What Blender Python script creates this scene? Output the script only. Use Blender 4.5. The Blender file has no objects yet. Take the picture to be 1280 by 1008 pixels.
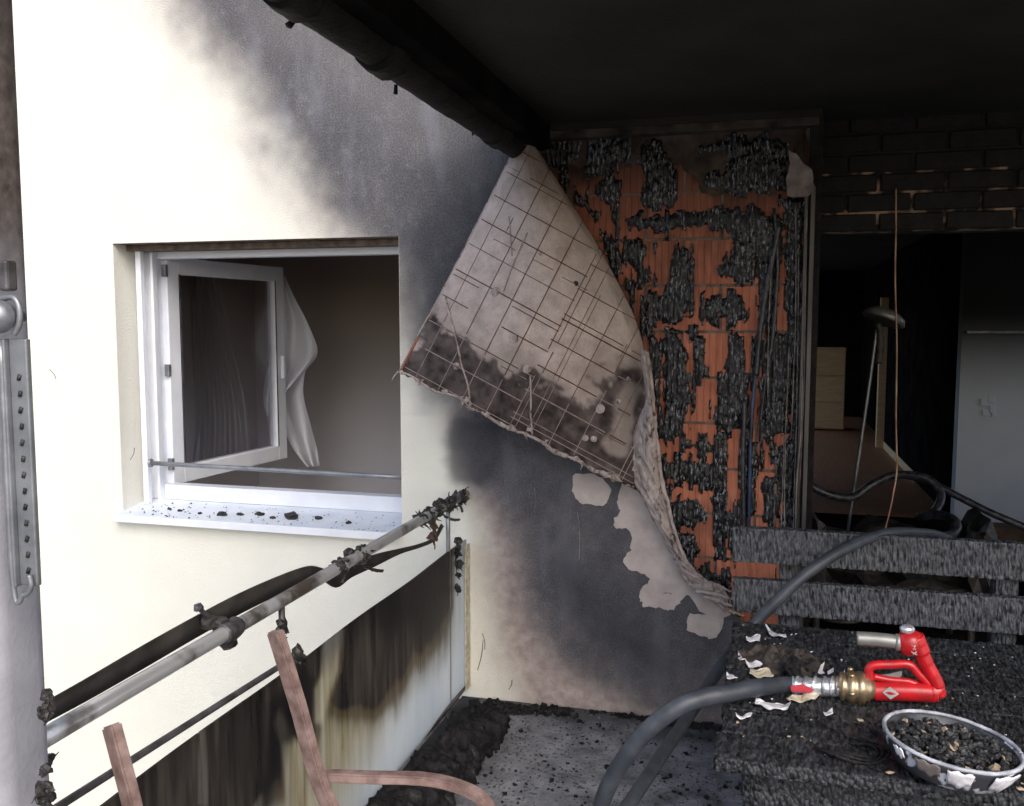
import bpy, bmesh, math, random
import numpy as np
from mathutils import Vector, Matrix, Euler
random.seed(7); np.random.seed(7)
sc = bpy.context.scene
R = math.radians

# ---------------------------------------------------------------- camera, sky, sun, exposure
F, CX, CY = 1140.0, 640.0, 504.0
YAW, PITCH = R(15.4), R(5.15)
CAM = Vector((0.0, -3.7, 1.65))
cam_d = bpy.data.cameras.new('camera'); cam = bpy.data.objects.new('camera', cam_d)
sc.collection.objects.link(cam); sc.camera = cam
cam_d.sensor_width = 36; cam_d.lens = 36*F/1280; cam_d.clip_start = 0.05; cam_d.clip_end = 500
cam.location = CAM; cam.rotation_euler = (R(90)-PITCH, 0, YAW)
w = bpy.data.worlds.new('World'); sc.world = w; w.use_nodes = True
nt = w.node_tree; nt.nodes.clear()
sky = nt.nodes.new('ShaderNodeTexSky'); sky.sky_type = 'NISHITA'; sky.sun_disc = False
SUN_EL, SUN_AZ = R(40), R(152)      # azimuth measured clockwise from +Y
sky.sun_elevation = SUN_EL; sky.sun_rotation = SUN_AZ; sky.dust_density = 3.0; sky.air_density = 1.0; sky.ozone_density = 1.0
bg = nt.nodes.new('ShaderNodeBackground'); bg.inputs[1].default_value = 0.13
wo = nt.nodes.new('ShaderNodeOutputWorld')
nt.links.new(sky.outputs[0], bg.inputs[0]); nt.links.new(bg.outputs[0], wo.inputs[0])
sun_d = bpy.data.lights.new('sun', 'SUN'); sun_d.energy = 0.9; sun_d.angle = R(35); sun_d.color = (1, .99, .97)
sun = bpy.data.objects.new('sun', sun_d); sc.collection.objects.link(sun)
sd = Vector((math.sin(SUN_AZ)*math.cos(SUN_EL), math.cos(SUN_AZ)*math.cos(SUN_EL), math.sin(SUN_EL)))
sun.rotation_euler = sd.to_track_quat('Z', 'Y').to_euler(); sun.location = (-2, -8, 8)
sc.view_settings.view_transform = 'Standard'; sc.view_settings.look = 'None'
sc.view_settings.exposure = 0.98; sc.view_settings.gamma = 1; sc.view_settings.use_curve_mapping = False

# ---------------------------------------------------------------- survey helpers: a bearing meets a real plane
_f = Vector((-math.sin(YAW)*math.cos(PITCH), math.cos(YAW)*math.cos(PITCH), -math.sin(PITCH)))
_r = Vector((math.cos(YAW), math.sin(YAW), 0)); _u = _r.cross(_f)
def P(px, py, ax='y', v=0.0):
    d = _f + _r*((px-CX)/F) - _u*((py-CY)/F)
    i = 'xyz'.index(ax); t = (v-CAM[i])/d[i]
    return CAM + d*t
def PX(X, Y, Z):                     # inverse, numpy arrays
    dx, dy, dz = X-CAM[0], Y-CAM[1], Z-CAM[2]
    a = dx*_r[0]+dy*_r[1]; b = dx*_u[0]+dy*_u[1]+dz*_u[2]; c = dx*_f[0]+dy*_f[1]+dz*_f[2]
    return CX+F*a/c, CY-F*b/c

# ---------------------------------------------------------------- noise
def _h(ix, iy, s):
    n = np.sin(ix*127.1+iy*311.7+s*74.7)*43758.5453
    return n-np.floor(n)
def vnoise(x, y, s=0):
    x = np.asarray(x, float); y = np.asarray(y, float)
    ix, iy = np.floor(x), np.floor(y); fx, fy = x-ix, y-iy
    fx = fx*fx*(3-2*fx); fy = fy*fy*(3-2*fy)
    return (_h(ix,iy,s)*(1-fx)+_h(ix+1,iy,s)*fx)*(1-fy)+(_h(ix,iy+1,s)*(1-fx)+_h(ix+1,iy+1,s)*fx)*fy
def fbm(x, y, s=0, o=4):
    t = 0; a = .5; n = 0
    for k in range(o):
        t = t+a*vnoise(np.asarray(x)*2**k, np.asarray(y)*2**k, s+k*13); n += a; a *= .5
    return t/n
def sdf(u, v, poly):                # signed distance to a polygon, negative inside
    u = np.asarray(u, float); v = np.asarray(v, float)
    d = np.full(u.shape, 1e18); ins = np.zeros(u.shape, bool); n = len(poly)
    for i in range(n):
        ax, ay = poly[i]; bx, by = poly[(i+1) % n]
        ex, ey = bx-ax, by-ay
        t = np.clip(((u-ax)*ex+(v-ay)*ey)/(ex*ex+ey*ey+1e-12), 0, 1)
        d = np.minimum(d, (u-ax-t*ex)**2+(v-ay-t*ey)**2)
        if ay != by:
            c = ((ay > v) != (by > v)) & (u < (bx-ax)*(v-ay)/(by-ay)+ax)
            ins ^= c
    d = np.sqrt(d)
    return np.where(ins, -d, d)
def sstep(a, b, x):
    t = np.clip((x-a)/(b-a), 0, 1); return t*t*(3-2*t)

# ---------------------------------------------------------------- object helpers
COL = sc.collection
def link(name, me, parent=None, mat=None, keep=False, smooth=False):
    """vertices are given in world space; the origin is moved to the shape's middle"""
    if not keep:
        n = len(me.vertices); co = np.empty(n*3); me.vertices.foreach_get('co', co); co = co.reshape(-1, 3)
        c = (co.min(0)+co.max(0))/2; co -= c; me.vertices.foreach_set('co', co.ravel())
    else: c = (0, 0, 0)
    o = bpy.data.objects.new(name, me); COL.objects.link(o)
    o.location = c
    if parent is not None:
        o.parent = parent; o.location = Vector(c)-wl(parent)
    if mat: me.materials.append(mat)
    if smooth: me.polygons.foreach_set('use_smooth', [True]*len(me.polygons))
    me.update(); return o
def wl(o):
    l = Vector(o.location); p = o.parent
    while p: l += p.location; p = p.parent
    return l
def pyd(name, V, Fs, mat=None, parent=None, smooth=False):
    me = bpy.data.meshes.new(name); me.from_pydata([tuple(v) for v in V], [], [tuple(f) for f in Fs])
    return link(name, me, parent, mat, smooth=smooth)
def thing(name, label, cat, loc, group=None):
    o = bpy.data.objects.new(name, None); COL.objects.link(o); o.location = loc; o.empty_display_size = .1
    return tag(o, label, cat, group)
def tag(o, label, cat=None, group=None):
    o['label'] = label
    if cat: o['category'] = cat
    if group: o['group'] = group
    return o
def kind(o, k, label=None):
    o['kind'] = k
    if label: o['label'] = label
    return o
def box(name, lo, hi, mat=None, parent=None, bev=0.0, rot=None, seg=2):
    bm = bmesh.new(); bmesh.ops.create_cube(bm, size=1)
    lo, hi = Vector(lo), Vector(hi); s = hi-lo; c = (lo+hi)/2
    for v in bm.verts: v.co = Vector((v.co.x*s.x, v.co.y*s.y, v.co.z*s.z))
    if bev: bmesh.ops.bevel(bm, geom=bm.edges[:], offset=bev, segments=seg, affect='EDGES', profile=.5)
    if rot: bmesh.ops.rotate(bm, verts=bm.verts, cent=(0,0,0), matrix=Euler(rot).to_matrix())
    bmesh.ops.translate(bm, verts=bm.verts, vec=c)
    me = bpy.data.meshes.new(name); bm.to_mesh(me); bm.free()
    return link(name, me, parent, mat, smooth=False)
def catmull(pts, n):
    pts = [Vector(p) for p in pts]
    if len(pts) == 2: return [pts[0].lerp(pts[1], i/n) for i in range(n+1)]
    q = [2*pts[0]-pts[1]]+pts+[2*pts[-1]-pts[-2]]; out = []
    per = max(1, n//(len(pts)-1))
    for i in range(1, len(q)-2):
        for k in range(per):
            t = k/per; a, b, c, d = q[i-1], q[i], q[i+1], q[i+2]
            out.append(.5*((2*b)+(c-a)*t+(2*a-5*b+4*c-d)*t*t+(3*b-a-3*c+d)*t**3))
    out.append(pts[-1]); return out
def tube_vf(path, rad, seg=10, wob=0, flat=1.0, seed=0, cap=True):
    rs = rad if hasattr(rad, '__len__') else [rad]*len(path)
    V, Fs = [], []; n = len(path); up = None
    for i, p in enumerate(path):
        t = (path[min(i+1, n-1)]-path[max(i-1, 0)]).normalized()
        if up is None:
            up = Vector((0,0,1)) if abs(t.z) < .9 else Vector((1,0,0))
        a = t.cross(up).normalized(); up = a.cross(t).normalized()
        r = rs[min(len(rs)-1, int(i*len(rs)/n))] if len(rs) != n else rs[i]
        for k in range(seg):
            th = 2*math.pi*k/seg
            rr = r*(1+wob*(float(vnoise(i*.8+seed, k*.9))-.5)*2)
            V.append(p+a*math.cos(th)*rr+up*math.sin(th)*rr*flat)
    for i in range(n-1):
        for k in range(seg):
            k2 = (k+1) % seg; Fs.append((i*seg+k, i*seg+k2, (i+1)*seg+k2, (i+1)*seg+k))
    if cap:
        Fs.append(tuple(range(seg-1, -1, -1))); Fs.append(tuple((n-1)*seg+k for k in range(seg)))
    return V, Fs
def tube(name, pts, rad, mat, parent=None, seg=10, n=None, **k):
    path = catmull(pts, n or max(2, 8*(len(pts)-1)))
    V, Fs = tube_vf(path, rad, seg, **k); return pyd(name, V, Fs, mat, parent, True)
def join(L):
    V, Fs = [], []
    for v, f in L:
        b = len(V); V += list(v); Fs += [tuple(i+b for i in q) for q in f]
    return V, Fs
def prism(name, pts, off, mat, parent=None, bev=0.0, smooth=False):
    """closed outline pts (3-D, one plane) pushed along off"""
    bm = bmesh.new(); vs = [bm.verts.new(p) for p in pts]; f = bm.faces.new(vs)
    r = bmesh.ops.extrude_face_region(bm, geom=[f])
    bmesh.ops.translate(bm, verts=[g for g in r['geom'] if isinstance(g, bmesh.types.BMVert)], vec=off)
    bmesh.ops.recalc_face_normals(bm, faces=bm.faces)
    if bev: bmesh.ops.bevel(bm, geom=bm.edges[:], offset=bev, segments=2, affect='EDGES')
    me = bpy.data.meshes.new(name); bm.to_mesh(me); bm.free(); return link(name, me, parent, mat, smooth=smooth)
def lathe(name, prof, c, mat, parent=None, seg=40, axis='z', tilt=None, cap0=True):
    V, Fs = [], []; n = len(prof)
    for r, h in prof:
        for k in range(seg):
            a = 2*math.pi*k/seg
            p = Vector((r*math.cos(a), r*math.sin(a), h))
            if axis == 'x': p = Vector((h, r*math.cos(a), r*math.sin(a)))
            if axis == 'y': p = Vector((r*math.cos(a), h, r*math.sin(a)))
            if tilt: p.rotate(Euler(tilt))
            V.append(p+Vector(c))
    for i in range(n-1):
        for k in range(seg):
            k2 = (k+1) % seg; Fs.append((i*seg+k, i*seg+k2, (i+1)*seg+k2, (i+1)*seg+k))
    if cap0: Fs.append(tuple(range(seg-1, -1, -1)))
    Fs.append(tuple((n-1)*seg+k for k in range(seg)))
    return pyd(name, V, Fs, mat, parent, True)
def autosmooth(o, ang=35):
    me = o.data; bm = bmesh.new(); bm.from_mesh(me)
    for e in bm.edges:
        e.smooth = not (len(e.link_faces) == 2 and e.calc_face_angle(0) > R(ang))
    for f in bm.faces: f.smooth = True
    bm.to_mesh(me); bm.free(); return o
def copyo(o, loc, rot=None, parent=None, scale=None):
    c = o.copy(); COL.objects.link(c); c.parent = parent
    c.location = Vector(loc)-(wl(parent) if parent else Vector((0,0,0)))
    if rot is not None: c.rotation_euler = rot
    if scale is not None: c.scale = scale
    return c
def attr(me, name, arr):            # per-vertex colour-like mask
    a = me.attributes.new(name, 'FLOAT_COLOR', 'POINT')
    d = np.ones((len(me.vertices), 4)); d[:, :arr.shape[1]] = arr; a.data.foreach_set('color', d.ravel())

# ---------------------------------------------------------------- materials
class NT:
    def __init__(s, name):
        s.m = bpy.data.materials.new(name); s.m.use_nodes = True; s.t = s.m.node_tree
        s.b = s.t.nodes['Principled BSDF']; s.out = s.t.nodes['Material Output']
        s.pos = None
    def n(s, t, **k):
        x = s.t.nodes.new(t)
        for a, b in k.items(): setattr(x, a, b)
        return x
    def l(s, a, b): s.t.links.new(a, b)
    def coords(s, scale=(1,1,1), obj=False):
        g = s.n('ShaderNodeTexCoord').outputs['Object'] if obj else s.n('ShaderNodeNewGeometry').outputs['Position']
        m = s.n('ShaderNodeMapping'); m.inputs['Scale'].default_value = scale; s.l(g, m.inputs[0]); return m.outputs[0]
    def noise(s, sc_, det=4, scale=(1,1,1), rough=.55, obj=False, dist=0):
        x = s.n('ShaderNodeTexNoise'); x.inputs['Scale'].default_value = sc_; x.inputs['Detail'].default_value = det
        x.inputs['Roughness'].default_value = rough; x.inputs['Distortion'].default_value = dist
        s.l(s.coords(scale, obj), x.inputs['Vector']); return x.outputs['Fac']
    def voro(s, sc_, feat='F1', scale=(1,1,1), obj=False):
        x = s.n('ShaderNodeTexVoronoi', feature=feat); x.inputs['Scale'].default_value = sc_
        s.l(s.coords(scale, obj), x.inputs['Vector']); return x.outputs['Distance']
    def ramp(s, fac, stops):
        x = s.n('ShaderNodeValToRGB'); e = x.color_ramp.elements
        while len(e) < len(stops): e.new(.5)
        for i, (p, c) in enumerate(stops):
            e[i].position = p; e[i].color = (c[0], c[1], c[2], 1) if hasattr(c, '__len__') else (c, c, c, 1)
        s.l(fac, x.inputs[0]); return x.outputs['Color']
    def mix(s, f, a, b, mode='MIX'):
        x = s.n('ShaderNodeMix', data_type='RGBA', blend_type=mode)
        for v, i in ((f, 0), (a, 6), (b, 7)):
            if isinstance(v, (int, float)): x.inputs[i].default_value = v if i == 0 else (v, v, v, 1)
            elif isinstance(v, tuple): x.inputs[i].default_value = (*v, 1)
            else: s.l(v, x.inputs[i])
        return x.outputs[2]
    def math(s, op, a, b=0.0, clamp=False):
        x = s.n('ShaderNodeMath', operation=op, use_clamp=clamp)
        for v, i in ((a, 0), (b, 1)):
            if isinstance(v, (int, float)): x.inputs[i].default_value = v
            else: s.l(v, x.inputs[i])
        return x.outputs[0]
    def bump(s, h, dist=.002, stren=1.0, prev=None):
        x = s.n('ShaderNodeBump'); x.inputs['Distance'].default_value = dist; x.inputs['Strength'].default_value = stren
        s.l(h, x.inputs['Height'])
        if prev: s.l(prev, x.inputs['Normal'])
        return x.outputs[0]
    def sep(s, name):
        a = s.n('ShaderNodeAttribute', attribute_name=name); x = s.n('ShaderNodeSeparateColor'); s.l(a.outputs['Color'], x.inputs[0])
        return x.outputs[0], x.outputs[1], x.outputs[2]
    def done(s, col=None, rough=None, norm=None, metal=None, spec=None):
        for v, k in ((col, 'Base Color'), (rough, 'Roughness'), (metal, 'Metallic'), (spec, 'Specular IOR Level')):
            if v is None: continue
            if isinstance(v, (int, float)): s.b.inputs[k].default_value = v
            elif isinstance(v, tuple): s.b.inputs[k].default_value = (*v, 1)
            else: s.l(v, s.b.inputs[k])
        if norm: s.l(norm, s.b.inputs['Normal'])
        return s.m
def simple(name, c1, c2, sc_=20, rough=.6, bump=.001, bscale=80, metal=0, spec=.5, scale=(1,1,1), lo=.35, hi=.65, obj=False):
    t = NT(name); n = t.noise(sc_, 5, scale, obj=obj)
    c = t.ramp(n, [(lo, c1), (hi, c2)])
    return t.done(c, rough, t.bump(t.noise(bscale, 4, scale, obj=obj), bump), metal, spec)

M = {}
M['char_ceiling'] = simple('sooty ceiling', (.016,.015,.013), (.028,.025,.022), 3, .8, .004, 40, spec=.2)
M['char_pipe'] = simple('burnt pipe', (.004,.004,.004), (.014,.012,.010), 14, .75, .006, 60, spec=.2)
M['white_pvc'] = simple('white window plastic', (.80,.83,.90), (.72,.75,.83), 6, .3, .0003, 30)
M['sill_metal'] = simple('sill metal', (.6,.66,.76), (.72,.76,.82), 9, .45, .0005, 60)
M['steel'] = simple('dull steel', (.2,.21,.23), (.32,.33,.35), 14, .42, .0006, 90, metal=.6)
M['rail_steel'] = simple('scorched stainless handrail', (.13,.11,.09), (.62,.62,.62), 6, .35, .0006, 60, metal=.6, lo=.36, hi=.5)
M['dark_steel'] = simple('dark scorched steel', (.05,.045,.045), (.14,.13,.14), 20, .5, .001, 90, metal=.5)
M['melt'] = simple('melted charred plastic', (.008,.008,.009), (.05,.045,.042), 30, .45, .004, 90, spec=.4)
M['strip'] = simple('scorched strip', (.016,.014,.013), (.05,.042,.036), 12, .55, .001, 60)
M['rust'] = simple('heat bleached chair steel', (.13,.08,.07), (.27,.19,.172), 26, .75, .0006, 160, spec=.3)
M['hose'] = simple('black rubber hose', (.025,.03,.04), (.055,.063,.078), 18, .5, .0008, 200)
M['red'] = simple('red painted nozzle', (.34,.012,.016), (.6,.010,.018), 26, .34, .0004, 60, spec=.6)
M['brass'] = simple('brass', (.36,.25,.14), (.55,.44,.3), 30, .35, .0006, 80, metal=.85)
M['grey_metal'] = simple('grey cast metal', (.22,.22,.22), (.3,.3,.29), 20, .45, .0005, 80, metal=.5)
M['foil'] = simple('bright crimp collar', (.4,.42,.47), (.8,.82,.88), 60, .3, .002, 150, metal=.7)
M['paper'] = simple('ash white flake', (.45,.44,.47), (.82,.8,.84), 40, .8, .001, 100)
M['paper_tan'] = simple('yellowed flake', (.4,.33,.22), (.65,.6,.5), 40, .8, .001, 100)
M['red_label'] = simple('red hose label', (.35,.02,.04), (.5,.05,.07), 20, .5)
M['enamel'] = None
M['mortar'] = simple('grey mortar', (.10,.075,.06), (.2,.16,.135), 25, .9, .003, 120, spec=.2)
M['profile'] = simple('sooty metal profile', (.03,.028,.026), (.13,.115,.1), 9, .55, .001, 60, metal=.2, scale=(1,1,.2))
M['pale_rag'] = simple('pale scorched mesh scrap', (.11,.09,.085), (.27,.235,.22), 14, .9, .002, 90)
M['glazed'] = None
M['earth'] = simple('ground paving', (.2,.2,.19), (.28,.27,.25), 2, .9, .01, 20)
M['ash'] = simple('grey ash', (.05,.05,.055), (.16,.16,.17), 40, .95, .003, 100)
M['coal'] = simple('charcoal lump', (.006,.006,.007), (.035,.035,.038), 40, .5, .002, 120, obj=True)
M['chip'] = simple('tan chip', (.22,.15,.09), (.5,.4,.3), 30, .8, .001, 90, obj=True)
M['crumb'] = simple('dark crumb', (.01,.01,.012), (.05,.045,.045), 60, .9, .002, 120)
M['cable'] = simple('blistered black cable', (.008,.008,.01), (.05,.05,.06), 40, .3, .003, 90)
M['blue'] = simple('blue cable', (.03,.06,.14), (.01,.012,.02), 9, .35, .001, 60)
M['emblem'] = simple('worn silver emblem', (.3,.3,.3), (.5,.5,.5), 60, .4, .0003, 60)

# charred wood: cracked alligator skin, real relief is added in the geometry, this is the fine part
def char_wood(name, a, b, scale, str_=.006):
    t = NT(name)
    v = t.voro(70, 'F1', scale); n = t.noise(60, 5, scale); n2 = t.noise(5, 3)
    h = t.math('ADD', t.math('MULTIPLY', v, -1.2), n)
    base = t.ramp(n, [(.35, a), (.62, b)])
    base = t.mix(t.math('MULTIPLY', n2, .5), base, tuple(x*.45 for x in a))
    return t.done(base, t.ramp(n, [(.3, .38), (.7, .62)]), t.bump(h, str_), spec=.45)
M['char_table'] = char_wood('charred table wood', (.007,.0075,.009), (.06,.064,.073), (1.6, .5, 1), .008)
M['char_bench'] = char_wood('charred bench wood', (.014,.015,.018), (.15,.155,.175), (1.8, 1, .5), .007)

# charred adhesive pads, with silvery glints painted into the colour
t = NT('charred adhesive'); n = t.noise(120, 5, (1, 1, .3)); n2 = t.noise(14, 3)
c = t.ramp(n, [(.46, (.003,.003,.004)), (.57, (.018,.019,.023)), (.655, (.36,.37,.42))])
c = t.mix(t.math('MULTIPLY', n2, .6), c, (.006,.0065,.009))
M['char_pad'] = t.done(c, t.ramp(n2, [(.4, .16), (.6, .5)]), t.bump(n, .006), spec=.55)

# clay block
t = NT('orange clay block'); n = t.noise(16, 5, (3, 1, .5)); n2 = t.noise(2.6, 4); oi = t.n('ShaderNodeObjectInfo').outputs['Random']
c = t.ramp(n, [(.3, (.35,.115,.062)), (.7, (.56,.22,.14))])
c = t.mix(t.math('MULTIPLY', oi, .35), c, (.3, .1, .07))
pz = t.n('ShaderNodeSeparateXYZ'); t.l(t.n('ShaderNodeNewGeometry').outputs['Position'], pz.inputs[0])
hi = t.n('ShaderNodeMapRange'); t.l(pz.outputs[2], hi.inputs[0]); hi.inputs[1].default_value = 1.85; hi.inputs[2].default_value = 2.35
so = t.math('ADD', t.math('MULTIPLY', hi.outputs[0], .95), t.math('MULTIPLY', t.math('SUBTRACT', n2, .47, True), 2.6), True)
c = t.mix(so, c, (.035, .022, .017))
M['clay'] = t.done(c, .85, t.bump(n, .002), spec=.25)
M['lintel_brick'] = simple('soot black brick', (.004,.004,.004), (.012,.010,.009), 18, .75, .004, 60, spec=.3)
t = NT('spalled lintel mortar'); n = t.noise(9, 3, (1,1,1)); c = t.ramp(n, [(.5, (.008,.007,.006)), (.6, (.30,.2,.14))])
M['lintel_mortar'] = t.done(c, .9, t.bump(t.noise(60), .004))

# facade render with soot masks
t = NT('cream render, soot stained'); r, g, b = t.sep('stain')
fine = t.noise(160, 3); mid = t.noise(22, 5); weave = t.noise(60, 3, (1,1,.25))
soot = t.math('MULTIPLY', r, t.math('ADD', .86, t.math('MULTIPLY', mid, .28)), True)
base = t.ramp(t.noise(3, 3), [(.3, (.76,.75,.68)), (.7, (.79,.78,.71))])
pink = t.ramp(mid, [(.35, (.24,.19,.187)), (.65, (.38,.315,.305))])
c = t.mix(g, base, pink)
grey = t.ramp(mid, [(.25, (.06,.062,.075)), (.5, (.105,.105,.118)), (.75, (.17,.165,.172))])
grey = t.mix(t.math('MULTIPLY', weave, .35), grey, (.17,.155,.16))
big = t.noise(6, 6); grey = t.mix(t.math('MULTIPLY', t.ramp(big, [(.4, 1.), (.62, 0.)]), .35), grey, (.055,.055,.066))
grey = t.mix(1.0, grey, t.ramp(t.noise(130, 2), [(.35, .72), (.65, 1.3)]), 'MULTIPLY')
grey = t.mix(t.math('MULTIPLY', t.ramp(t.noise(7, 5, (1,1,.35)), [(.52, 0.), (.66, 1.)]), .4), grey, (.20,.21,.245))
c = t.mix(soot, c, grey)
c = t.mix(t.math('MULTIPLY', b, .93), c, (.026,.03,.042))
c = t.mix(t.math('MULTIPLY', soot, t.math('MULTIPLY', t.math('GREATER_THAN', fine, .62), .10)), c, (.42,.39,.37))
M['render'] = t.done(c, .88, t.bump(t.noise(170, 3), .004, .9, t.bump(t.noise(1.5, 2), .02)), spec=.2)

# backside of the peeled insulation skin
t = NT('peeled render skin'); r, g, b = t.sep('stain')
n = t.noise(18, 5); n3 = t.noise(5, 4); fine = t.noise(140, 3)
base = t.ramp(n, [(.3, (.45,.355,.31)), (.7, (.72,.59,.53))])
base = t.mix(t.math('MULTIPLY', n3, .45), base, (.38,.34,.335))
base = t.mix(t.ramp(t.noise(3.1, 4), [(.55, 0.), (.64, .55)]), base, (.48,.41,.375))
base = t.mix(g, base, (.10,.08,.07))
dark = t.ramp(n, [(.3, (.016,.012,.013)), (.7, (.045,.034,.033))])
c = t.mix(r, base, dark)
gf = t.math('MULTIPLY', b, t.ramp(t.noise(11, 3), [(.36, .15), (.52, 1.)]))
linec = t.mix(r, (.13,.045,.03), (.33,.26,.24))
c = t.mix(gf, c, linec)
c = t.mix(t.math('MULTIPLY', t.math('GREATER_THAN', fine, .64), .3), c, (.14,.06,.05))
M['skin'] = t.done(c, .85, t.bump(n, .002, .6, t.bump(fine, .0015)), spec=.2)
t = NT('crumpled torn edge'); n = t.noise(26, 6, (1,1,.5), dist=1.5); n2 = t.noise(7, 4)
c = t.ramp(n, [(.33, (.07,.052,.046)), (.44, (.38,.31,.285)), (.7, (.62,.54,.51))])
M['torn'] = t.done(t.mix(t.math('MULTIPLY', n2, .3), c, (.16,.13,.13)), .85, t.bump(n, .008), spec=.2)
M['plaster'] = simple('bare base coat', (.40,.345,.33), (.52,.455,.435), 12, .9, .002, 140, spec=.2)

# balcony floor
t = NT('burnt concrete floor'); n = t.noise(10, 6); n2 = t.noise(70, 4); n3 = t.noise(2.2, 3)
c = t.ramp(n, [(.32, (.11,.115,.13)), (.66, (.33,.34,.37))])
c = t.mix(t.math('GREATER_THAN', n2, .6), c, (.05,.05,.056)); c = t.mix(t.math('MULTIPLY', n3, .5), c, (.12,.12,.13))
r, g, b = t.sep('stain'); c = t.mix(r, c, (.022,.021,.022))
M['floor'] = t.done(c, .85, t.bump(n2, .005, 1, t.bump(n, .006)), spec=.3)
# privacy panels
t = NT('scorched privacy panel'); r, g, b = t.sep('stain'); st = t.noise(26, 5, (1, 1, .1)); st2 = t.noise(8, 4, (1,1,.25))
base = t.ramp(st2, [(.3, (.66,.71,.76)), (.7, (.8,.82,.82))])
yel = t.ramp(st, [(.3, (.30,.24,.13)), (.7, (.55,.5,.38))])
brn = t.ramp(st, [(.30, (.014,.012,.011)), (.5, (.038,.031,.026)), (.72, (.10,.083,.065))])
c = t.mix(g, base, yel); c = t.mix(t.ramp(r, [(.0, 0.), (.45, .6), (.75, 1.)]), c, brn)
edge = t.math('MULTIPLY', t.ramp(r, [(.25, 0.), (.5, 1.), (.8, 0.)]), .55)
c = t.mix(edge, c, (.11,.065,.02)); c = t.mix(b, c, (.012,.011,.011))
t.done(c, t.ramp(st, [(.3, .25), (.7, .45)]), t.bump(st, .001), spec=.5)
tl = t.n('ShaderNodeBsdfTranslucent'); t.l(c, tl.inputs[0]); mxs = t.n('ShaderNodeMixShader'); mxs.inputs[0].default_value = .55
t.l(t.b.outputs[0], mxs.inputs[1]); t.l(tl.outputs[0], mxs.inputs[2]); t.l(mxs.outputs[0], t.out.inputs[0]); M['panel'] = t.m
# steel post
t = NT('grey painted post'); pz = t.n('ShaderNodeSeparateXYZ'); t.l(t.n('ShaderNodeNewGeometry').outputs['Position'], pz.inputs[0])
mr = t.n('ShaderNodeMapRange', interpolation_type='SMOOTHSTEP'); t.l(pz.outputs[2], mr.inputs[0]); mr.inputs[1].default_value = 1.58; mr.inputs[2].default_value = 1.85
c = t.mix(mr.outputs[0], t.ramp(t.noise(12), [(.3, (.25,.25,.28)), (.7, (.33,.33,.37))]), t.ramp(t.noise(40), [(.3, (.05,.042,.038)), (.7, (.16,.13,.12))]))
M['post'] = t.done(c, .5, t.bump(t.noise(90), .001))
# rooms
t = NT('smoked room wall'); pz = t.n('ShaderNodeSeparateXYZ'); t.l(t.n('ShaderNodeNewGeometry').outputs['Position'], pz.inputs[0])
mr = t.n('ShaderNodeMapRange', interpolation_type='SMOOTHSTEP'); t.l(pz.outputs[2], mr.inputs[0]); mr.inputs[1].default_value = .9; mr.inputs[2].default_value = 1.75
n = t.noise(5); c = t.mix(mr.outputs[0], t.ramp(n, [(.3, (.72,.75,.8)), (.7, (.78,.8,.84))]), (.012,.011,.011))
M['room_wall'] = t.done(c, .85)
t = NT('smoke browned and shaded room wall'); sx = t.n('ShaderNodeSeparateXYZ'); t.l(t.n('ShaderNodeNewGeometry').outputs['Position'], sx.inputs[0])
mr = t.n('ShaderNodeMapRange', interpolation_type='SMOOTHSTEP'); mr.inputs[1].default_value = .3; mr.inputs[2].default_value = 2.1
t.l(t.math('ADD', sx.outputs[2], t.math('MULTIPLY', t.math('ADD', sx.outputs[0], 2.5), .35)), mr.inputs[0])
c = t.mix(mr.outputs[0], (.72,.73,.78), (.26,.21,.17))  # smoke brown plus window light fading upward, both painted into this gradient
M['side_room'] = t.done(c, .9)
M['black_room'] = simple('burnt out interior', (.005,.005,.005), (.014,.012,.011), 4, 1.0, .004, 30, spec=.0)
M['wood_floor'] = simple('parquet floor', (.26,.095,.04), (.36,.15,.06), 6, .5, .001, 50, scale=(6,.5,1))
M['tan_wood'] = simple('tan veneer', (.48,.31,.15), (.58,.39,.21), 5, .5, .0005, 40, scale=(1,1,6))
M['burnt_brown'] = simple('scorched brown wood', (.05,.03,.02), (.12,.07,.04), 8, .7, .002, 50)
t = NT('window glass'); t.b.inputs['Transmission Weight'].default_value = 0
gl = t.n('ShaderNodeBsdfGlossy'); gl.inputs['Roughness'].default_value = .03; gl.inputs[0].default_value = (.9,.93,1,1)
tr = t.n('ShaderNodeBsdfTransparent'); tr.inputs[0].default_value = (.9,.9,.92,1); fr = t.n('ShaderNodeLayerWeight')
mx = t.n('ShaderNodeMixShader'); t.l(t.math('ADD', t.math('MULTIPLY', t.math('POWER', fr.outputs[1], 3.0), .7), .05, True), mx.inputs[0]); t.l(tr.outputs[0], mx.inputs[1]); t.l(gl.outputs[0], mx.inputs[2]); t.l(mx.outputs[0], t.out.inputs[0])
M['glass'] = t.m
def cloth(name, col, transp):
    t = NT(name); n = t.noise(60, 3)
    d = t.n('ShaderNodeBsdfDiffuse'); d.inputs[0].default_value = (*col, 1); tl = t.n('ShaderNodeBsdfTranslucent'); tl.inputs[0].default_value = (*col, 1)
    a = t.n('ShaderNodeMixShader'); a.inputs[0].default_value = .45; t.l(d.outputs[0], a.inputs[1]); t.l(tl.outputs[0], a.inputs[2])
    tr = t.n('ShaderNodeBsdfTransparent'); b = t.n('ShaderNodeMixShader'); b.inputs[0].default_value = transp
    t.l(a.outputs[0], b.inputs[1]); t.l(tr.outputs[0], b.inputs[2]); t.l(b.outputs[0], t.out.inputs[0]); return t.m
M['curtain'] = cloth('sheer white curtain', (.92,.93,1.0), .06)
M['curtain2'] = cloth('dim net curtain', (.7,.7,.72), .3)
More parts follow.
